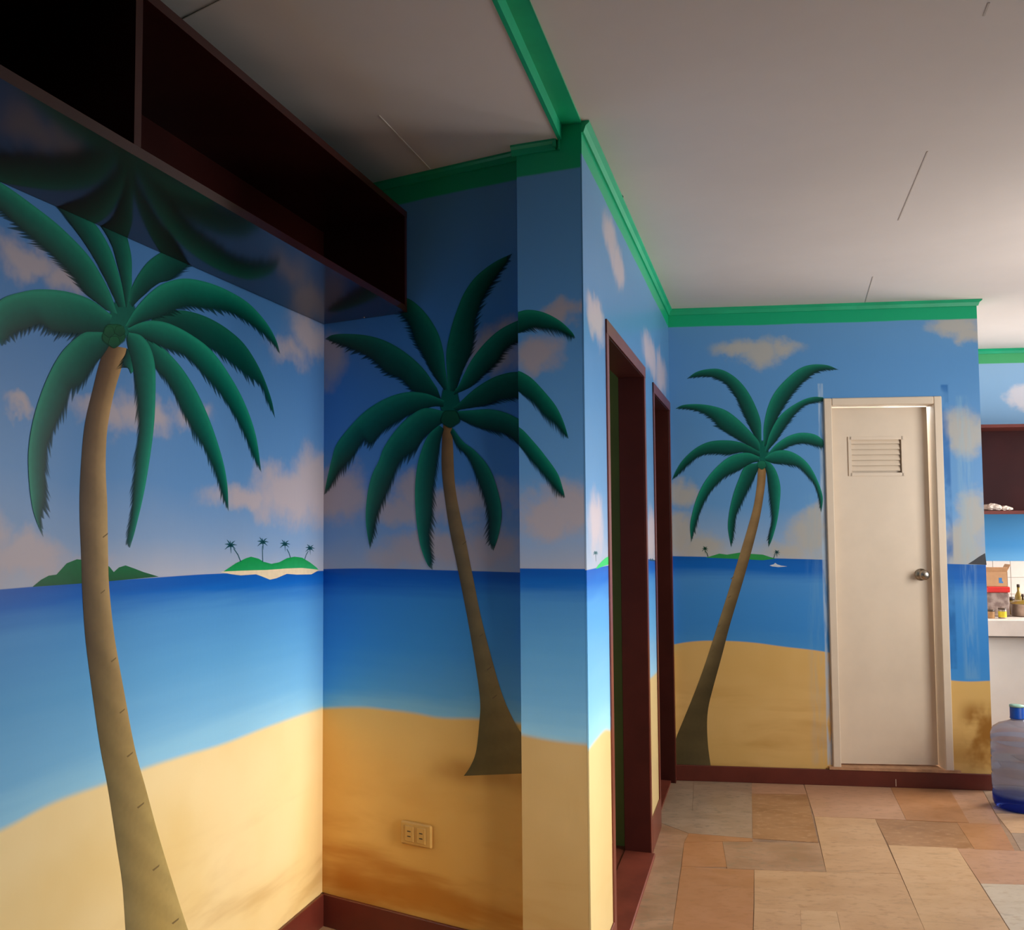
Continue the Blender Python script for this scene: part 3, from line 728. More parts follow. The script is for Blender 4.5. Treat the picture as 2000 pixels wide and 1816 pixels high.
boxes('louver_frame', [(va - 0.008, va + 0.008, -0.005, 0.01, vz0 - 0.008, vz1 + 0.008), (vb - 0.008, vb + 0.008, -0.005, 0.01, vz0 - 0.008, vz1 + 0.008), (va, vb, -0.005, 0.01, vz0 - 0.008, vz0 + 0.008), (va, vb, -0.005, 0.01, vz1 - 0.008, vz1 + 0.008)], m_white, leaf)
bm = bmesh.new(); q = [(0.0, -0.0135), (0.009, 0.0145), (0.013, 0.0145), (0.004, -0.0135)]
va_, vb_ = va + 0.008, vb - 0.014
a = [bm.verts.new((va_, y, z)) for y, z in q]; b = [bm.verts.new((vb_, y, z)) for y, z in q]
bm.faces.new(a); bm.faces.new(b[::-1])
for k in range(4): bm.faces.new((a[k], b[k], b[(k + 1) % 4], a[(k + 1) % 4]))
slat_me = to_mesh(bm, 'slat'); slat_me.materials.append(m_white)
for k in range(6):
    s_o = link('louver_slat', slat_me, None, leaf); s_o.location = (0, 0.001, vz0 + 0.032 + k * 0.0285)
bm = bmesh.new(); bm_lathe(bm, [(0.030, 0.0), (0.031, 0.005), (0.014, 0.008), (0.012, 0.026), (0.022, 0.034), (0.026, 0.046), (0.022, 0.058), (0.008, 0.062)], 24)
bmesh.ops.rotate(bm, verts=bm.verts, cent=(0, 0, 0), matrix=Matrix.Rotation(math.radians(90), 3, 'X'))
kn = link('door_knob', to_mesh(bm, 'door_knob', True), m_steel, leaf); kn.location = (lw - 0.055, 0.0, 1.077)
kn['label'] = 'round brushed metal door knob'

# ------------------------------------------------------------------ wall shelf
SH_Z0, SH_Z1, SH_D = 2.02, 2.34, 0.325
sh = empty('wall_shelf', M=w_left.M)
tag(sh, 'long dark brown varnished open shelf box hanging high on the left mural wall', 'shelf')
sL = w_left.len; sa = sL - 3.2; sbk = sL - 0.004
tk = 0.020
def skew(name, s0, s1, y0, y1, z0, z1, mat, end=True):
    # boards run up to the slanting middle wall
    f = lambda y: y * 0.224 if end else 0.0
    return prism(name, [(s0, y0), (s1 + f(y0) - 0.004, y0), (s1 + f(y1) - 0.004, y1), (s0, y1)], z0, z1, mat, sh)
skew('bottom_board', sa, sbk, -SH_D, -0.002, SH_Z0, SH_Z0 + tk, m_shelf)
skew('top_board', sa, sbk, -SH_D, -0.002, SH_Z1 - tk, SH_Z1, m_shelf_in)
skew('back_board', sa, sbk, -0.012, -0.003, SH_Z0 + tk, SH_Z1 - tk, m_shelf_in)
prism('end_board', [(sbk - 0.024 - SH_D * 0.224, -SH_D), (sbk - 0.006 - SH_D * 0.224, -SH_D), (sbk - 0.009, -0.013), (sbk - 0.027, -0.013)], SH_Z0 + tk, SH_Z1 - tk, m_shelf_in, sh)
boxes('divider', [(sL - 1.442, sL - 1.422, -SH_D + 0.001, -0.013, SH_Z0 + tk, SH_Z1 - tk)], m_shelf_in, sh)
boxes('divider', [(sa, sa + 0.02, -SH_D + 0.001, -0.013, SH_Z0 + tk, SH_Z1 - tk)], m_shelf_in, sh)
_hp = at_z((320, 304), SH_Z0 + tk + 0.004)
lathe('screw_head', [(0.004, 0), (0.004, 0.002), (0.001, 0.004)], m_steel, sh, (sL - 1.36, -SH_D + 0.012, SH_Z0 + tk), 10)
lathe('screw_head', [(0.001, -0.003), (0.003, -0.001), (0.003, 0)], m_steel, sh, (sL - 0.06, -0.17, SH_Z0 + 0.0005), 10)

# ------------------------------------------------------------------ outlet
ot = empty('wall_outlet', M=w_back.M); tag(ot, 'double wall outlet painted over in sand colour on the middle mural', 'outlet')
m_out = plain('sand_painted_plastic', rgb(206, 160, 84), 0.4, 0.08, 10)
m_dark = plain('dark_slot', rgb(40, 26, 14), 0.6)
(oa, ob) = (w_back.sz((785, 1620))[0], w_back.sz((846, 1620))[0]); oz0, oz1 = 0.388, 0.458
boxes('plate', [(oa, ob, -0.010, -0.0005, oz0, oz1)], m_out, ot, bev=0.005)
for k in (0.30, 0.68):
    xc = oa + (ob - oa) * k; zc = (oz0 + oz1) / 2
    f = boxes('socket', [(xc - 0.016, xc + 0.016, -0.0125, -0.009, zc - 0.024, zc + 0.024)], m_out, ot, bev=0.002)
    boxes('slot', [(xc - 0.006, xc + 0.006, -0.0130, -0.012, zc + 0.006, zc + 0.009)], m_dark, f)
    boxes('slot', [(xc - 0.006, xc + 0.006, -0.0130, -0.012, zc - 0.009, zc - 0.006)], m_dark, f)

# ------------------------------------------------------------------ painted palms: left wall
TR1 = [[rgb(70, 50, 36), rgb(110, 80, 52), rgb(190, 150, 100)], [rgb(64, 50, 38), rgb(120, 96, 66), rgb(196, 164, 112)], [rgb(72, 58, 42), rgb(120, 100, 66), rgb(176, 146, 96)],
       [rgb(104, 92, 62), rgb(150, 128, 82), rgb(182, 158, 98)], [rgb(126, 112, 76), rgb(170, 144, 84), rgb(196, 170, 108)], [rgb(140, 124, 80), rgb(180, 152, 80), rgb(206, 184, 124)]]
pl = trunk(w_left, [(205, 672), (192, 715), (181, 760), (165, 830), (157, 920), (155, 1000), (158, 1080), (160, 1149), (166, 1242), (178, 1339), (195, 1457), (211, 1542), (227, 1647), (239, 1729), (245, 1816), (250, 1880), (262, 2060)],
           [(247, 680), (238, 715), (225, 758), (215, 801), (208, 850), (206, 916), (209, 982), (210, 1040), (211, 1100), (213, 1149), (223, 1242), (243, 1356), (263, 1461), (284, 1538), (308, 1627), (336, 1720), (367, 1816), (392, 1880), (462, 2060)],
           wl, TR1, 2, [(205, 1045, 7), (200, 1155, 6), (221, 1288, 7), (238, 1388, 7), (253, 1473, 8), (274, 1572, 9), (304, 1694, 9), (342, 1798, 9)], label='large painted palm with a tan leaning trunk')
FR1 = [
 ([(229, 613), (211, 564), (176, 504), (123, 448), (70, 405), (0, 356), (-60, 330)], [(205, 605), (169, 578), (141, 539), (106, 504), (70, 472), (28, 437), (0, 412), (-60, 380)], 0.55, True),
 ([(247, 599), (236, 550), (218, 493), (196, 452), (174, 424)], [(230, 600), (194, 525), (151, 458), (106, 398), (86, 382)], 0.45, True),
 ([(249, 600), (256, 567), (257, 536), (256, 500), (247, 458)], [(245, 600), (236, 550), (220, 490), (198, 448), (176, 425)], 0.32, True),
 ([(252, 590), (255, 567), (268, 539), (289, 511), (316, 491)], [(258, 600), (300, 560), (328, 550), (352, 532), (370, 516)], 0.22, True),
 ([(297, 622), (330, 608), (363, 607), (403, 619), (443, 642), (479, 675), (509, 725), (529, 778), (537, 817)], [(290, 632), (324, 640), (357, 650), (396, 674), (426, 690), (459, 715), (486, 735), (509, 751), (522, 781)], 0.15, False),
 ([(244, 636), (264, 603), (291, 573), (320, 553), (360, 544), (403, 551), (446, 568), (486, 593), (519, 629), (538, 662), (547, 692)], [(252, 640), (281, 629), (317, 618), (360, 600), (396, 603), (443, 608), (472, 622), (502, 642), (529, 665)], 0.62, False),
 ([(290, 660), (297, 665), (324, 685), (357, 722), (387, 771), (413, 831), (433, 893), (443, 943), (446, 999)], [(282, 668), (301, 718), (320, 738), (340, 771), (357, 807), (377, 840), (396, 870), (416, 910), (433, 959)], 0.42, False),
 ([(248, 642), (271, 631), (297, 626), (330, 632), (370, 652), (410, 682), (443, 725), (476, 784), (499, 850), (510, 923)], [(252, 650), (291, 667), (320, 680), (360, 695), (396, 731), (426, 764), (453, 804), (472, 837), (492, 883)], 0.58, False),
 ([(218, 616), (178, 586), (132, 570), (83, 565), (43, 570), (0, 586), (-22, 625), (3, 676)], [(212, 640), (198, 654), (145, 654), (106, 649), (83, 634), (56, 642), (20, 655)], 0.52, False),
 ([(212, 650), (185, 648), (159, 652), (122, 685), (93, 735), (69, 801), (56, 867), (55, 923), (61, 982), (71, 1019), (84, 1049)], [(218, 668), (202, 695), (185, 715), (162, 748), (139, 761), (132, 781), (112, 824), (93, 867), (88, 916), (88, 966), (78, 1015)], 0.42, False),
 ([(262, 690), (268, 700), (266, 712), (262, 722), (255, 730)], [(246, 680), (242, 694), (240, 706), (243, 714), (250, 718)], 0.4, True),
 ([(251, 649), (274, 655), (291, 675), (301, 708), (303, 751), (301, 817), (294, 880), (281, 959), (264, 1032), (253, 1070)], [(246, 662), (248, 680), (254, 705), (261, 738), (268, 784), (271, 834), (266, 883), (261, 943), (256, 1009), (248, 1055)], 0.58, False),
]
for k, (O, I, b, cut) in enumerate(FR1): frond(w_left, O, I, b, k + 3, pl, cut=cut)
def blob(w, cx, cy, rx, ry, parent, order, c0, c1, name):
    n = 28; rows = []; cols = []
    for j, v in enumerate((0.001, 0.45, 0.85, 1.0)):
        rr = []; cc = []
        for i in range(n + 1):
            a = 2 * math.pi * i / n; k = 1 + 0.06 * math.sin(5 * a)
            rr.append(w.sz((cx + rx * v * k * math.cos(a), cy + ry * v * k * math.sin(a))))
            sh_ = mixc(c0, c1, 0.5 - 0.5 * math.sin(a) * v); cc.append((sh_[0], sh_[1], sh_[2], (1, 1, 1, 0.3)[j]))
        rows.append(rr); cols.append(cc)
    return paint_mesh(name, rows, cols, parent, -0.0005 - 0.00006 * order)
blob(w_left, 240, 622, 30, 38, pl, 2, FM, FM, 'painted_crown')
for (x, y, r) in ((221, 655, 24), (212, 648, 11), (233, 646, 11), (222, 668, 12)):
    blob(w_left, x, y, r, r, pl, 16 + (r < 20), rgb(6, 66, 42), rgb(18, 92, 56), 'painted_coconut')
# distant hills and island
hz = lambda w, x, y: w.sz((x, y))[1]
hl = poly_paint(w_left, [(63, 1146), (80, 1132), (95, 1124), (110, 1122), (130, 1100), (150, 1092), (170, 1094), (195, 1100), (213, 1106), (222, 1117), (232, 1108), (245, 1104), (262, 1110), (280, 1117), (310, 1126), (213, 1135), (150, 1140)], wl, 'painted_hills', zgrad(1.215, 1.27, rgb(40, 62, 44), rgb(20, 104, 58)), 0)
hl['label'] = 'dark green painted hills on the horizon'
isl = poly_paint(w_left, [(430, 1117), (450, 1121), (470, 1123.5), (500, 1121.5), (515, 1127), (527, 1132), (540, 1129), (560, 1120.5), (580, 1122), (608, 1121.5), (623, 1113), (600, 1108), (530, 1108), (460, 1111)], wl, 'painted_island', lambda s, z: rgb(226, 206, 172), 0)
isl['label'] = 'small painted green island with four tiny palms'
poly_paint(w_left, [(436, 1116), (460, 1100), (480, 1090), (490, 1087), (505, 1091), (515, 1097), (530, 1101), (545, 1098), (560, 1090), (575, 1087), (590, 1089), (605, 1098), (618, 1108), (622, 1112.5), (590, 1109), (560, 1110), (520, 1113), (480, 1114)], isl, 'painted_island_green', zgrad(1.21, 1.245, rgb(50, 170, 110), rgb(14, 142, 70)), 1)
for (b_, tp, cr, r) in (((470, 1097), (456, 1071), (450, 1065), 13), ((513, 1098), (512, 1066), (513, 1059), 12), ((567, 1089), (560, 1072), (556, 1063), 11), ((595, 1092), (602, 1076), (605, 1071), 10)):
    mini_palm(w_left, b_, tp, cr, r, isl, rgb(20, 76, 88))

# ------------------------------------------------------------------ painted palm: back wall, running on to the pilaster
TR2 = [[rgb(96, 66, 40), rgb(150, 108, 64), rgb(180, 132, 80)], [rgb(92, 76, 52), rgb(134, 108, 72), rgb(156, 124, 80)], [rgb(86, 74, 50), rgb(128, 108, 70), rgb(150, 122, 78)], [rgb(96, 84, 52), rgb(132, 112, 68), rgb(154, 128, 78)], [rgb(84, 74, 44), rgb(112, 96, 58), rgb(128, 106, 62)]]
pb = trunk(w_back, [(866, 828), (863, 870), (864, 930), (877, 1026), (893, 1105), (914, 1212), (930, 1307), (938, 1371), (936, 1414), (930, 1467), (919, 1496), (906, 1515)],
           [(883, 828), (885, 870), (890, 956), (909, 1052), (924, 1127), (940, 1206), (962, 1291), (983, 1361), (1010, 1419), (1029, 1446), (1029, 1480), (1029, 1510)],
           wb, TR2, 2, [(907, 1060, 5), (940, 1240, 5), (955, 1305, 6), (966, 1360, 6)], label='slender painted palm with a slightly bent trunk')
FR2 = [
 ([(876, 759), (870, 720), (866, 686), (856, 651), (835, 616), (808, 589), (780, 576)], [(868, 762), (862, 755), (843, 728), (827, 697), (812, 670), (800, 635), (780, 608)], 0.35, True),
 ([(876, 762), (874, 740), (872, 689), (881, 643), (893, 605), (908, 570), (931, 539), (966, 512), (1001, 495)], [(886, 765), (893, 759), (904, 728), (924, 682), (928, 635), (935, 608), (947, 578), (966, 547), (982, 524)], 0.3, False),
 ([(854, 758), (827, 720), (793, 689), (754, 666), (716, 655), (677, 652), (650, 654), (635, 662)], [(862, 780), (839, 774), (808, 766), (785, 743), (754, 728), (731, 705), (704, 689), (669, 674)], 0.3, False),
 ([(890, 760), (897, 751), (920, 705), (947, 670), (978, 643), (1016, 624), (1030, 619)], [(886, 772), (920, 757), (947, 732), (970, 709), (989, 682), (1016, 666), (1030, 662)], 0.45, True),
 ([(884, 795), (893, 790), (928, 759), (962, 738), (993, 728), (1018, 726), (1030, 727)], [(890, 802), (916, 798), (947, 793), (978, 782), (1018, 778), (1030, 776)], 0.25, True),
 ([(895, 803), (920, 801), (955, 799), (985, 805), (1018, 820), (1030, 828)], [(890, 815), (908, 824), (935, 836), (966, 843), (994, 852), (1020, 877), (1030, 886)], 0.42, True),
 ([(868, 782), (831, 768), (793, 766), (754, 778), (716, 801), (685, 832), (658, 867), (648, 898), (640, 932), (633, 967)], [(866, 795), (847, 795), (816, 805), (785, 820), (754, 840), (727, 867), (712, 861), (690, 893), (664, 919), (645, 951)], 0.45, False),
 ([(868, 803), (831, 797), (800, 813), (773, 840), (750, 874), (740, 900), (726, 930), (717, 972), (715, 1020), (723, 1073)], [(870, 822), (850, 840), (829, 857), (813, 880), (786, 898), (770, 930), (754, 967), (738, 1004), (728, 1047)], 0.45, False),
 ([(858, 830), (838, 848), (824, 878), (815, 912), (811, 956), (813, 1010), (821, 1063), (834, 1100), (845, 1113)], [(868, 838), (861, 866), (855, 903), (847, 956), (845, 1004), (839, 1041), (842, 1084)], 0.42, False),
 ([(884, 835), (905, 862), (930, 882), (956, 914), (972, 956), (980, 999), (975, 1041), (964, 1076)], [(880, 845), (893, 871), (914, 893), (930, 930), (946, 972), (954, 1010), (956, 1052)], 0.42, False),
]
for k, (O, I, b, cut) in enumerate(FR2): frond(w_back, O, I, b, k + 3, pb, cut=cut)
blob(w_back, 879, 785, 20, 34, pb, 2, FM, FM, 'painted_crown')
blob(w_back, 880, 818, 20, 18, pb, 16, rgb(8, 60, 44), rgb(16, 88, 62), 'painted_coconut')
FR3 = [
 ([(1012, 609), (1032, 605), (1062, 610), (1093, 626), (1116, 647), (1124, 660)], [(1012, 653), (1039, 640), (1062, 641), (1085, 643), (1105, 651)], 0.4, False),
 ([(1012, 724), (1022, 728), (1039, 739), (1062, 763), (1086, 793), (1101, 824), (1111, 857)], [(1012, 766), (1022, 772), (1043, 786), (1062, 809), (1082, 824), (1097, 840)], 0.35, False),
 ([(1014, 834), (1024, 842), (1043, 863), (1062, 886), (1089, 924), (1100, 956), (1104, 972)], [(1014, 872), (1026, 884), (1052, 914), (1079, 946)], 0.4, False),
]
for k, (O, I, b, cut) in enumerate(FR3): frond(w_pil, O, I, b, k + 1, wp, cut=cut)

# ------------------------------------------------------------------ passage wall details
pi = poly_paint(w_side, [(1163, 1111), (1168, 1104), (1175, 1096), (1183, 1089), (1192, 1085), (1192, 1101), (1180, 1105), (1170, 1109)], ws, 'painted_island', lambda s, z: rgb(30, 176, 92), 0)
mini_palm(w_side, (1164, 1096), (1163, 1082), (1163, 1080), 5, pi, rgb(70, 110, 120), 2)
poly_paint(w_side, [(1268, 1095), (1270, 1090), (1272, 1093), (1274, 1090), (1276, 1093), (1282, 1094), (1282, 1096)], ws, 'painted_islet', lambda s, z: rgb(20, 70, 96), 0)

# ------------------------------------------------------------------ painted palm: far wall
TR3 = [[rgb(128, 98, 62), rgb(170, 134, 86), rgb(140, 104, 60)], [rgb(150, 122, 82), rgb(150, 122, 80), rgb(106, 84, 54)], [rgb(150, 130, 90), rgb(120, 102, 68), rgb(92, 76, 50)], [rgb(104, 90, 58), rgb(92, 80, 50), rgb(76, 66, 42)], [rgb(84, 74, 46), rgb(96, 84, 54), rgb(112, 96, 62)]]
pf = trunk(w_far, [(1481, 905), (1480, 920), (1478, 949), (1471, 992), (1456, 1046), (1438, 1105), (1422, 1157), (1401, 1223), (1377, 1297), (1356, 1354), (1336, 1403), (1321, 1440), (1314, 1469), (1314, 1500)],
           [(1496, 905), (1496, 920), (1494, 949), (1485, 1006), (1471, 1064), (1456, 1118), (1447, 1149), (1426, 1219), (1410, 1280), (1393, 1342), (1384, 1379), (1381, 1412), (1383, 1457), (1389, 1502)],
           wf, TR3, 2, [(1430, 1128, 4), (1425, 1165, 4), (1404, 1222, 4), (1392, 1270, 4), (1371, 1325, 4)], label='small painted palm with a curved trunk beside the cream door')
FR4 = [
 ([(1487, 862), (1487, 848), (1485, 819), (1471, 783), (1453, 754), (1431, 733), (1406, 721), (1381, 721), (1359, 727), (1341, 740)], [(1480, 868), (1474, 855), (1460, 826), (1446, 794), (1435, 772), (1424, 756), (1410, 744), (1388, 736), (1359, 736)], 0.35, False),
 ([(1490, 870), (1491, 860), (1492, 830), (1500, 794), (1514, 765), (1536, 740), (1561, 720), (1586, 712), (1615, 713), (1638, 722)], [(1495, 872), (1500, 862), (1510, 837), (1525, 805), (1539, 783), (1554, 762), (1572, 744), (1590, 729), (1611, 722)], 0.4, False),
 ([(1484, 875), (1482, 862), (1467, 844), (1442, 819), (1417, 801), (1388, 792), (1359, 789), (1334, 791), (1319, 798)], [(1482, 885), (1474, 880), (1453, 866), (1431, 853), (1406, 837), (1392, 819), (1370, 805), (1341, 798)], 0.4, False),
 ([(1494, 880), (1496, 873), (1503, 848), (1518, 819), (1539, 798), (1568, 781), (1590, 775), (1608, 776)], [(1498, 884), (1503, 877), (1518, 859), (1532, 837), (1550, 812), (1568, 794), (1590, 786), (1608, 783)], 0.42, True),
 ([(1484, 882), (1453, 866), (1424, 860), (1388, 862), (1359, 875), (1334, 898), (1320, 920), (1312, 938)], [(1484, 892), (1453, 884), (1424, 888), (1392, 886), (1366, 891), (1345, 906), (1327, 924)], 0.3, False),
 ([(1498, 888), (1503, 882), (1518, 866), (1539, 852), (1564, 845), (1590, 848), (1606, 858), (1609, 868)], [(1500, 890), (1510, 886), (1528, 879), (1546, 870), (1568, 866), (1593, 870), (1608, 872)], 0.62, True),
 ([(1482, 896), (1478, 904), (1456, 909), (1442, 938), (1431, 970), (1424, 1003), (1422, 1032), (1428, 1069)], [(1484, 906), (1480, 922), (1474, 934), (1460, 960), (1449, 981), (1438, 1006), (1433, 1039)], 0.35, False),
 ([(1483, 892), (1460, 884), (1431, 889), (1406, 906), (1381, 934), (1363, 967), (1352, 1003), (1348, 1028), (1350, 1059)], [(1482, 902), (1467, 906), (1442, 920), (1417, 931), (1395, 952), (1379, 974), (1366, 1003), (1357, 1032)], 0.66, False),
 ([(1495, 898), (1503, 902), (1516, 920), (1524, 949), (1523, 981), (1518, 1017), (1509, 1050), (1501, 1069)], [(1492, 908), (1498, 931), (1501, 956), (1505, 985), (1508, 1014), (1502, 1046)], 0.55, False),
 ([(1494, 893), (1510, 882), (1532, 879), (1554, 886), (1575, 902), (1590, 924), (1602, 952), (1607, 974), (1604, 1001)], [(1495, 900), (1510, 906), (1532, 907), (1557, 911), (1575, 927), (1590, 945), (1599, 970)], 0.66, False),
]
for k, (O, I, b, cut) in enumerate(FR4): frond(w_far, O, I, b, k + 3, pf, cut=cut, feather=0.8)
blob(w_far, 1490, 882, 12, 24, pf, 2, FM, FM, 'painted_crown')
blob(w_far, 1488, 908, 9, 9, pf, 16, rgb(10, 80, 60), rgb(24, 120, 90), 'painted_coconut')
fi = poly_paint(w_far, [(1378, 1089), (1395, 1084), (1405, 1081), (1420, 1083), (1445, 1079), (1460, 1081), (1490, 1083), (1505, 1088), (1516, 1091), (1490, 1094), (1430, 1091)], wf, 'painted_island', lambda s, z: rgb(46, 150, 76), 0)
mini_palm(w_far, (1383, 1087), (1378, 1076), (1377, 1072), 7, fi, rgb(40, 84, 66)); mini_palm(w_far, (1511, 1090), (1515, 1082), (1517, 1079), 7, fi, rgb(40, 84, 90))
poly_paint(w_far, [(1503, 1104), (1511, 1102), (1514, 1099), (1518, 1102), (1526, 1104.5), (1538, 1106), (1520, 1107.5), (1508, 1106)], wf, 'painted_boat', lambda s, z: rgb(200, 210, 220), 0)
poly_paint(w_far, [(1890, 1101.5), (1902, 1094), (1912, 1087), (1924, 1080), (1927, 1103)], wf, 'painted_hill', lambda s, z: rgb(62, 62, 66), 0)

# ------------------------------------------------------------------ water jug
jug = empty('water_jug', (2.735, 4.560, 0.0)); tag(jug, 'clear blue water jug with blue cap on the floor', 'water jug')
t = NT('blue_clear_plastic'); o_ = t.obj(); s_, y_, z_ = t.sep(o_)
cj = t.ramp(t.math('MULTIPLY', z_, 2.2), [(0.0, rgb(20, 34, 130)), (0.13, rgb(40, 60, 160)), (0.17, rgb(150, 164, 196)), (0.5, rgb(160, 174, 202)), (1.0, rgb(196, 200, 220))])
t.set(Base_Color=cj, Roughness=0.10, IOR=1.10)
t.b.inputs['Transmission Weight'].default_value = 0.75
prof = [(0.02, 0.012), (0.095, 0.0), (0.118, 0.008), (0.127, 0.03), (0.128, 0.075), (0.122, 0.083), (0.128, 0.091), (0.129, 0.150), (0.123, 0.158), (0.129, 0.166), (0.129, 0.225), (0.123, 0.233), (0.129, 0.241), (0.129, 0.300), (0.123, 0.308), (0.129, 0.316), (0.128, 0.345), (0.116, 0.372), (0.088, 0.392), (0.052, 0.404), (0.032, 0.412), (0.028, 0.422), (0.028, 0.440)]
lathe('bottle_body', [(r * 0.89, z) for r, z in prof], t.m, jug, n=48)
m_cap = plain('blue_cap_plastic', rgb(16, 78, 176), 0.35, 0.1, 20)
cap = lathe('cap', [(0.026, 0.418), (0.0305, 0.420), (0.0305, 0.424), (0.0295, 0.426), (0.0295, 0.476), (0.027, 0.481)], m_cap, jug, n=28)
lathe('cap_seal', [(0.0312, 0.474), (0.0312, 0.482), (0.010, 0.4835)], plain('pale_seal', rgb(150, 190, 170), 0.5), cap, n=28)

# ------------------------------------------------------------------ kitchen
m_ct = plain('white_counter_tile', rgb(226, 212, 200), 0.35, 0.06, 6)
CT = 0.755
kc = empty('kitchen_counter', M=w_kit.M); tag(kc, 'white masonry kitchen counter with a thick tiled edge', 'counter')
boxes('counter_body', [(0.42, 1.90, -0.56, -0.002, 0.0, CT - 0.10)], m_plaster, kc)
boxes('counter_top', [(0.40, 1.92, -0.60, -0.002, CT - 0.10, CT)], m_ct, kc, bev=0.004)
m_edge_dark = plain('counter_dark_edge', rgb(70, 58, 52), 0.7)
boxes('edge_dark_strip', [(0.40, 1.92, -0.601, -0.56, CT - 0.104, CT - 0.1005)], m_edge_dark, kc)  # thin dark strip along the underside of the front lip
m_bt = plain('white_wall_tile', rgb(228, 216, 206), 0.25, 0.04, 5)
bm = bmesh.new(); bm_box(bm, -0.0535, 0.0535, -0.006, 0, -0.0535, 0.0535, bev=0.002); bt_me = to_mesh(bm, 'wall_tile'); bt_me.materials.append(m_bt)
for r_ in range(3):
    for c_ in range(14):
        o = link('wall_tile', bt_me, None, wk); o.location = (0.16 + 0.109 * c_, -0.0005, CT + 0.056 + 0.109 * r_)
cb = empty('kitchen_cabinet', M=w_kit.M); tag(cb, 'dark brown open wall cabinet above the kitchen counter', 'cabinet')
cz0, cz1, cd = 1.392, 1.965, 0.30; cs0, cs1 = 0.52, 1.90
boxes('bottom_board', [(cs0, cs1, -cd, -0.002, cz0, cz0 + 0.022)], m_brown, cb)
boxes('top_board', [(cs0, cs1, -cd, -0.002, cz1 - 0.02, cz1)], m_brown, cb)
boxes('back_board', [(cs0, cs1, -0.012, -0.003, cz0 + 0.022, cz1 - 0.02)], m_shelf_in, cb)
boxes('side_board', [(cs0, cs0 + 0.02, -cd, -0.013, cz0 + 0.022, cz1 - 0.02)], m_brown, cb)
boxes('side_board', [(cs1 - 0.02, cs1, -cd, -0.013, cz0 + 0.022, cz1 - 0.02)], m_brown, cb)
# crumpled white bags in the cabinet
def crumple(name, c, r, mat, label, cat, group=None, sq=0.6):
    bm = bmesh.new(); bmesh.ops.create_icosphere(bm, subdivisions=3, radius=1.0)
    rnd = random.Random(int(c[0] * 1000))
    ph = [rnd.uniform(0, 6) for _ in range(6)]
    for v in bm.verts:
        p = v.co.copy()
        k = 1 + 0.16 * math.sin(5 * p.x + ph[0]) * math.sin(6 * p.y + ph[1]) + 0.10 * math.sin(11 * p.z + ph[2]) * math.sin(9 * p.x + ph[3])
        v.co = Vector((p.x * r * k, p.y * r * k, max(-0.55, p.z) * r * sq * k))
    mz = min(v.co.z for v in bm.verts)
    for v in bm.verts: v.co.z -= mz
    o = link(name, to_mesh(bm, name), mat); o.location = c
    return tag(o, label, cat, group)
m_bag = plain('white_plastic_bag', rgb(226, 210, 196), 0.5, 0.1, 20)
def on_kit(px, depth_y, z):       # photo column px at the given distance in front of the kitchen wall
    w2 = Wall(tuple(w_kit.pt(0, -depth_y, 0).xy), tuple(w_kit.pt(1, -depth_y, 0).xy))
    s = w2.sz((px, 1013 - (z - CAMH) * 310))[0]
    return w_kit.pt(s, -depth_y, z)
crumple('plastic_bag', on_kit(1938, 0.20, cz0 + 0.0225), 0.055, m_bag, 'larger crumpled white bag on the cabinet floor', 'bag', 'bags in the kitchen cabinet', 0.5)
crumple('plastic_bag', on_kit(1962, 0.20, cz0 + 0.0225), 0.042, m_bag, 'smaller crumpled white bag at the cabinet middle', 'bag', 'bags in the kitchen cabinet', 0.45)
# canister with red lid, box on top
t = NT('clear_canister_plastic'); t.set(Base_Color=t.mix(t.smooth(t.noise(t.obj(), 26, 3), 0.35, 0.65), rgb(196, 176, 166), rgb(150, 128, 122)), Roughness=0.15, IOR=1.2); t.b.inputs['Transmission Weight'].default_value = 0.35
m_can = t.m
m_redp = plain('red_plastic', rgb(214, 44, 36), 0.4, 0.08, 10)
kz = CT
p = on_kit(1946, 0.36, kz); can = empty('canister', p, -0.13); tag(can, 'clear square canister with a bright red lid on the counter', 'canister')
boxes('canister_body', [(-0.062, 0.062, -0.05, 0.05, 0.0005, 0.150)], m_can, can, bev=0.008)
boxes('canister_lid', [(-0.066, 0.066, -0.054, 0.054, 0.150, 0.186)], m_redp, can, bev=0.005)
m_card = plain('brown_cardboard', rgb(206, 156, 112), 0.7, 0.08, 12)
bx = empty('cardboard_box', p + Vector((-0.006, 0, 0.1862)), -0.20); tag(bx, 'small open cardboard box standing on the red canister lid', 'box')
bw, bd, bh, th = 0.062, 0.045, 0.092, 0.003
boxes('box_body', [(-bw, bw, -bd, -bd + th, 0, bh), (-bw, bw, bd - th, bd, 0, bh), (-bw, -bw + th, -bd, bd, 0, bh), (bw - th, bw, -bd, bd, 0, bh), (-bw, bw, -bd, bd, 0, th)], m_card, bx)
fp = boxes('box_flap', [(0, 0.05, -bd, bd, 0, th)], m_card, bx); fp.location = (bw - th, 0, bh); fp.rotation_euler = (0, math.radians(-62), 0)
fp = boxes('box_flap', [(-bw, bw, -0.03, 0, 0, th)], m_card, bx); fp.location = (0, -bd + th, bh); fp.rotation_euler = (math.radians(-68), 0, 0)
boxes('printed_mark', [(0.012, 0.030, -bd - 0.0006, -bd, 0.022, 0.055), (0.030, 0.036, -bd - 0.0006, -bd, 0.022, 0.032)], plain('blue_print', rgb(70, 130, 190), 0.6), bx)
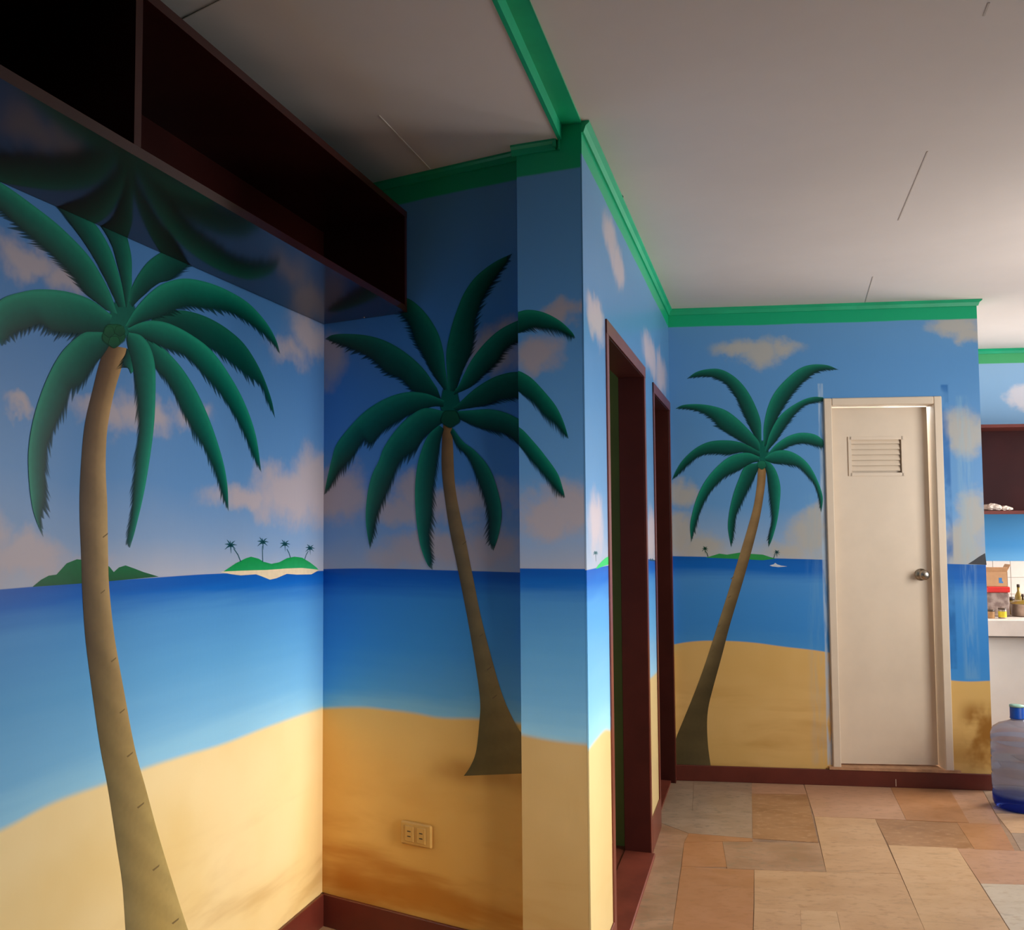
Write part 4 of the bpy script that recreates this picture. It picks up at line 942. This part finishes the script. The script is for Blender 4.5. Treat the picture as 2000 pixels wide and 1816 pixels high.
# small tins and jars
def tin(px, dep, r, h, mat, lidm, name, label, cat, lid=0.01, band=None):
    q = on_kit(px, dep, kz); e = empty(name, q); tag(e, label, cat)
    lathe('body', [(r * 0.96, 0.0005), (r, 0.004), (r, h - lid - 0.002), (r * 0.97, h - lid)], mat, e, n=24)
    lathe('lid', [(r * 1.02, h - lid), (r * 1.02, h - 0.001), (r * 0.9, h)], lidm, e, n=24)
    if band: lathe('paper_label', [(r * 1.01, h * 0.12), (r * 1.01, h * 0.7)], band, e, n=24, cap=False)
    return e
m_yel = plain('yellow_label', rgb(226, 200, 40), 0.5, 0.1, 30); m_olive = plain('olive_glass', rgb(150, 124, 50), 0.25, 0.2, 30); m_dk = plain('dark_lid', rgb(70, 52, 34), 0.4); m_tan = plain('tan_clay', rgb(176, 130, 84), 0.5, 0.15, 20)
m_alu = plain('worn_aluminium', rgb(170, 150, 136), 0.35, 0.15, 20, metal=0.7)
tin(1935, 0.50, 0.022, 0.052, m_tan, m_dk, 'clay_jar', 'little tan jar at the counter front beside the canister', 'jar')
tin(1958, 0.50, 0.023, 0.062, m_alu, m_dk, 'small_tin', 'small tin with a yellow paper label before the canister', 'tin', 0.008, m_yel)
tin(1973, 0.24, 0.030, 0.110, m_olive, m_dk, 'spice_jar', 'yellow-brown glass jar between the canister and the pot', 'jar', 0.02)
q = on_kit(1999, 0.36, kz); pot = empty('cooking_pot', q); tag(pot, 'dented metal cooking pot with lid at the right picture edge', 'pot')
lathe('pot_body', [(0.058, 0.0005), (0.066, 0.006), (0.070, 0.075), (0.074, 0.078), (0.070, 0.0785)], m_alu, pot, n=32)
ld = lathe('pot_lid', [(0.073, 0.079), (0.072, 0.084), (0.040, 0.098), (0.010, 0.102)], m_olive, pot, n=32)
lathe('lid_knob', [(0.006, 0.102), (0.005, 0.120), (0.010, 0.124), (0.008, 0.136), (0.002, 0.138)], m_dk, ld, n=16)
q = on_kit(1991, 0.14, kz); bo = empty('slim_bottle', q); tag(bo, 'slim dark bottle standing behind the cooking pot', 'bottle')
lathe('bottle_body', [(0.020, 0.0005), (0.021, 0.006), (0.021, 0.110), (0.008, 0.140), (0.008, 0.165)], m_olive, bo, n=20)
lathe('bottle_cap', [(0.0095, 0.165), (0.0095, 0.182), (0.006, 0.184)], m_dk, bo, n=16)
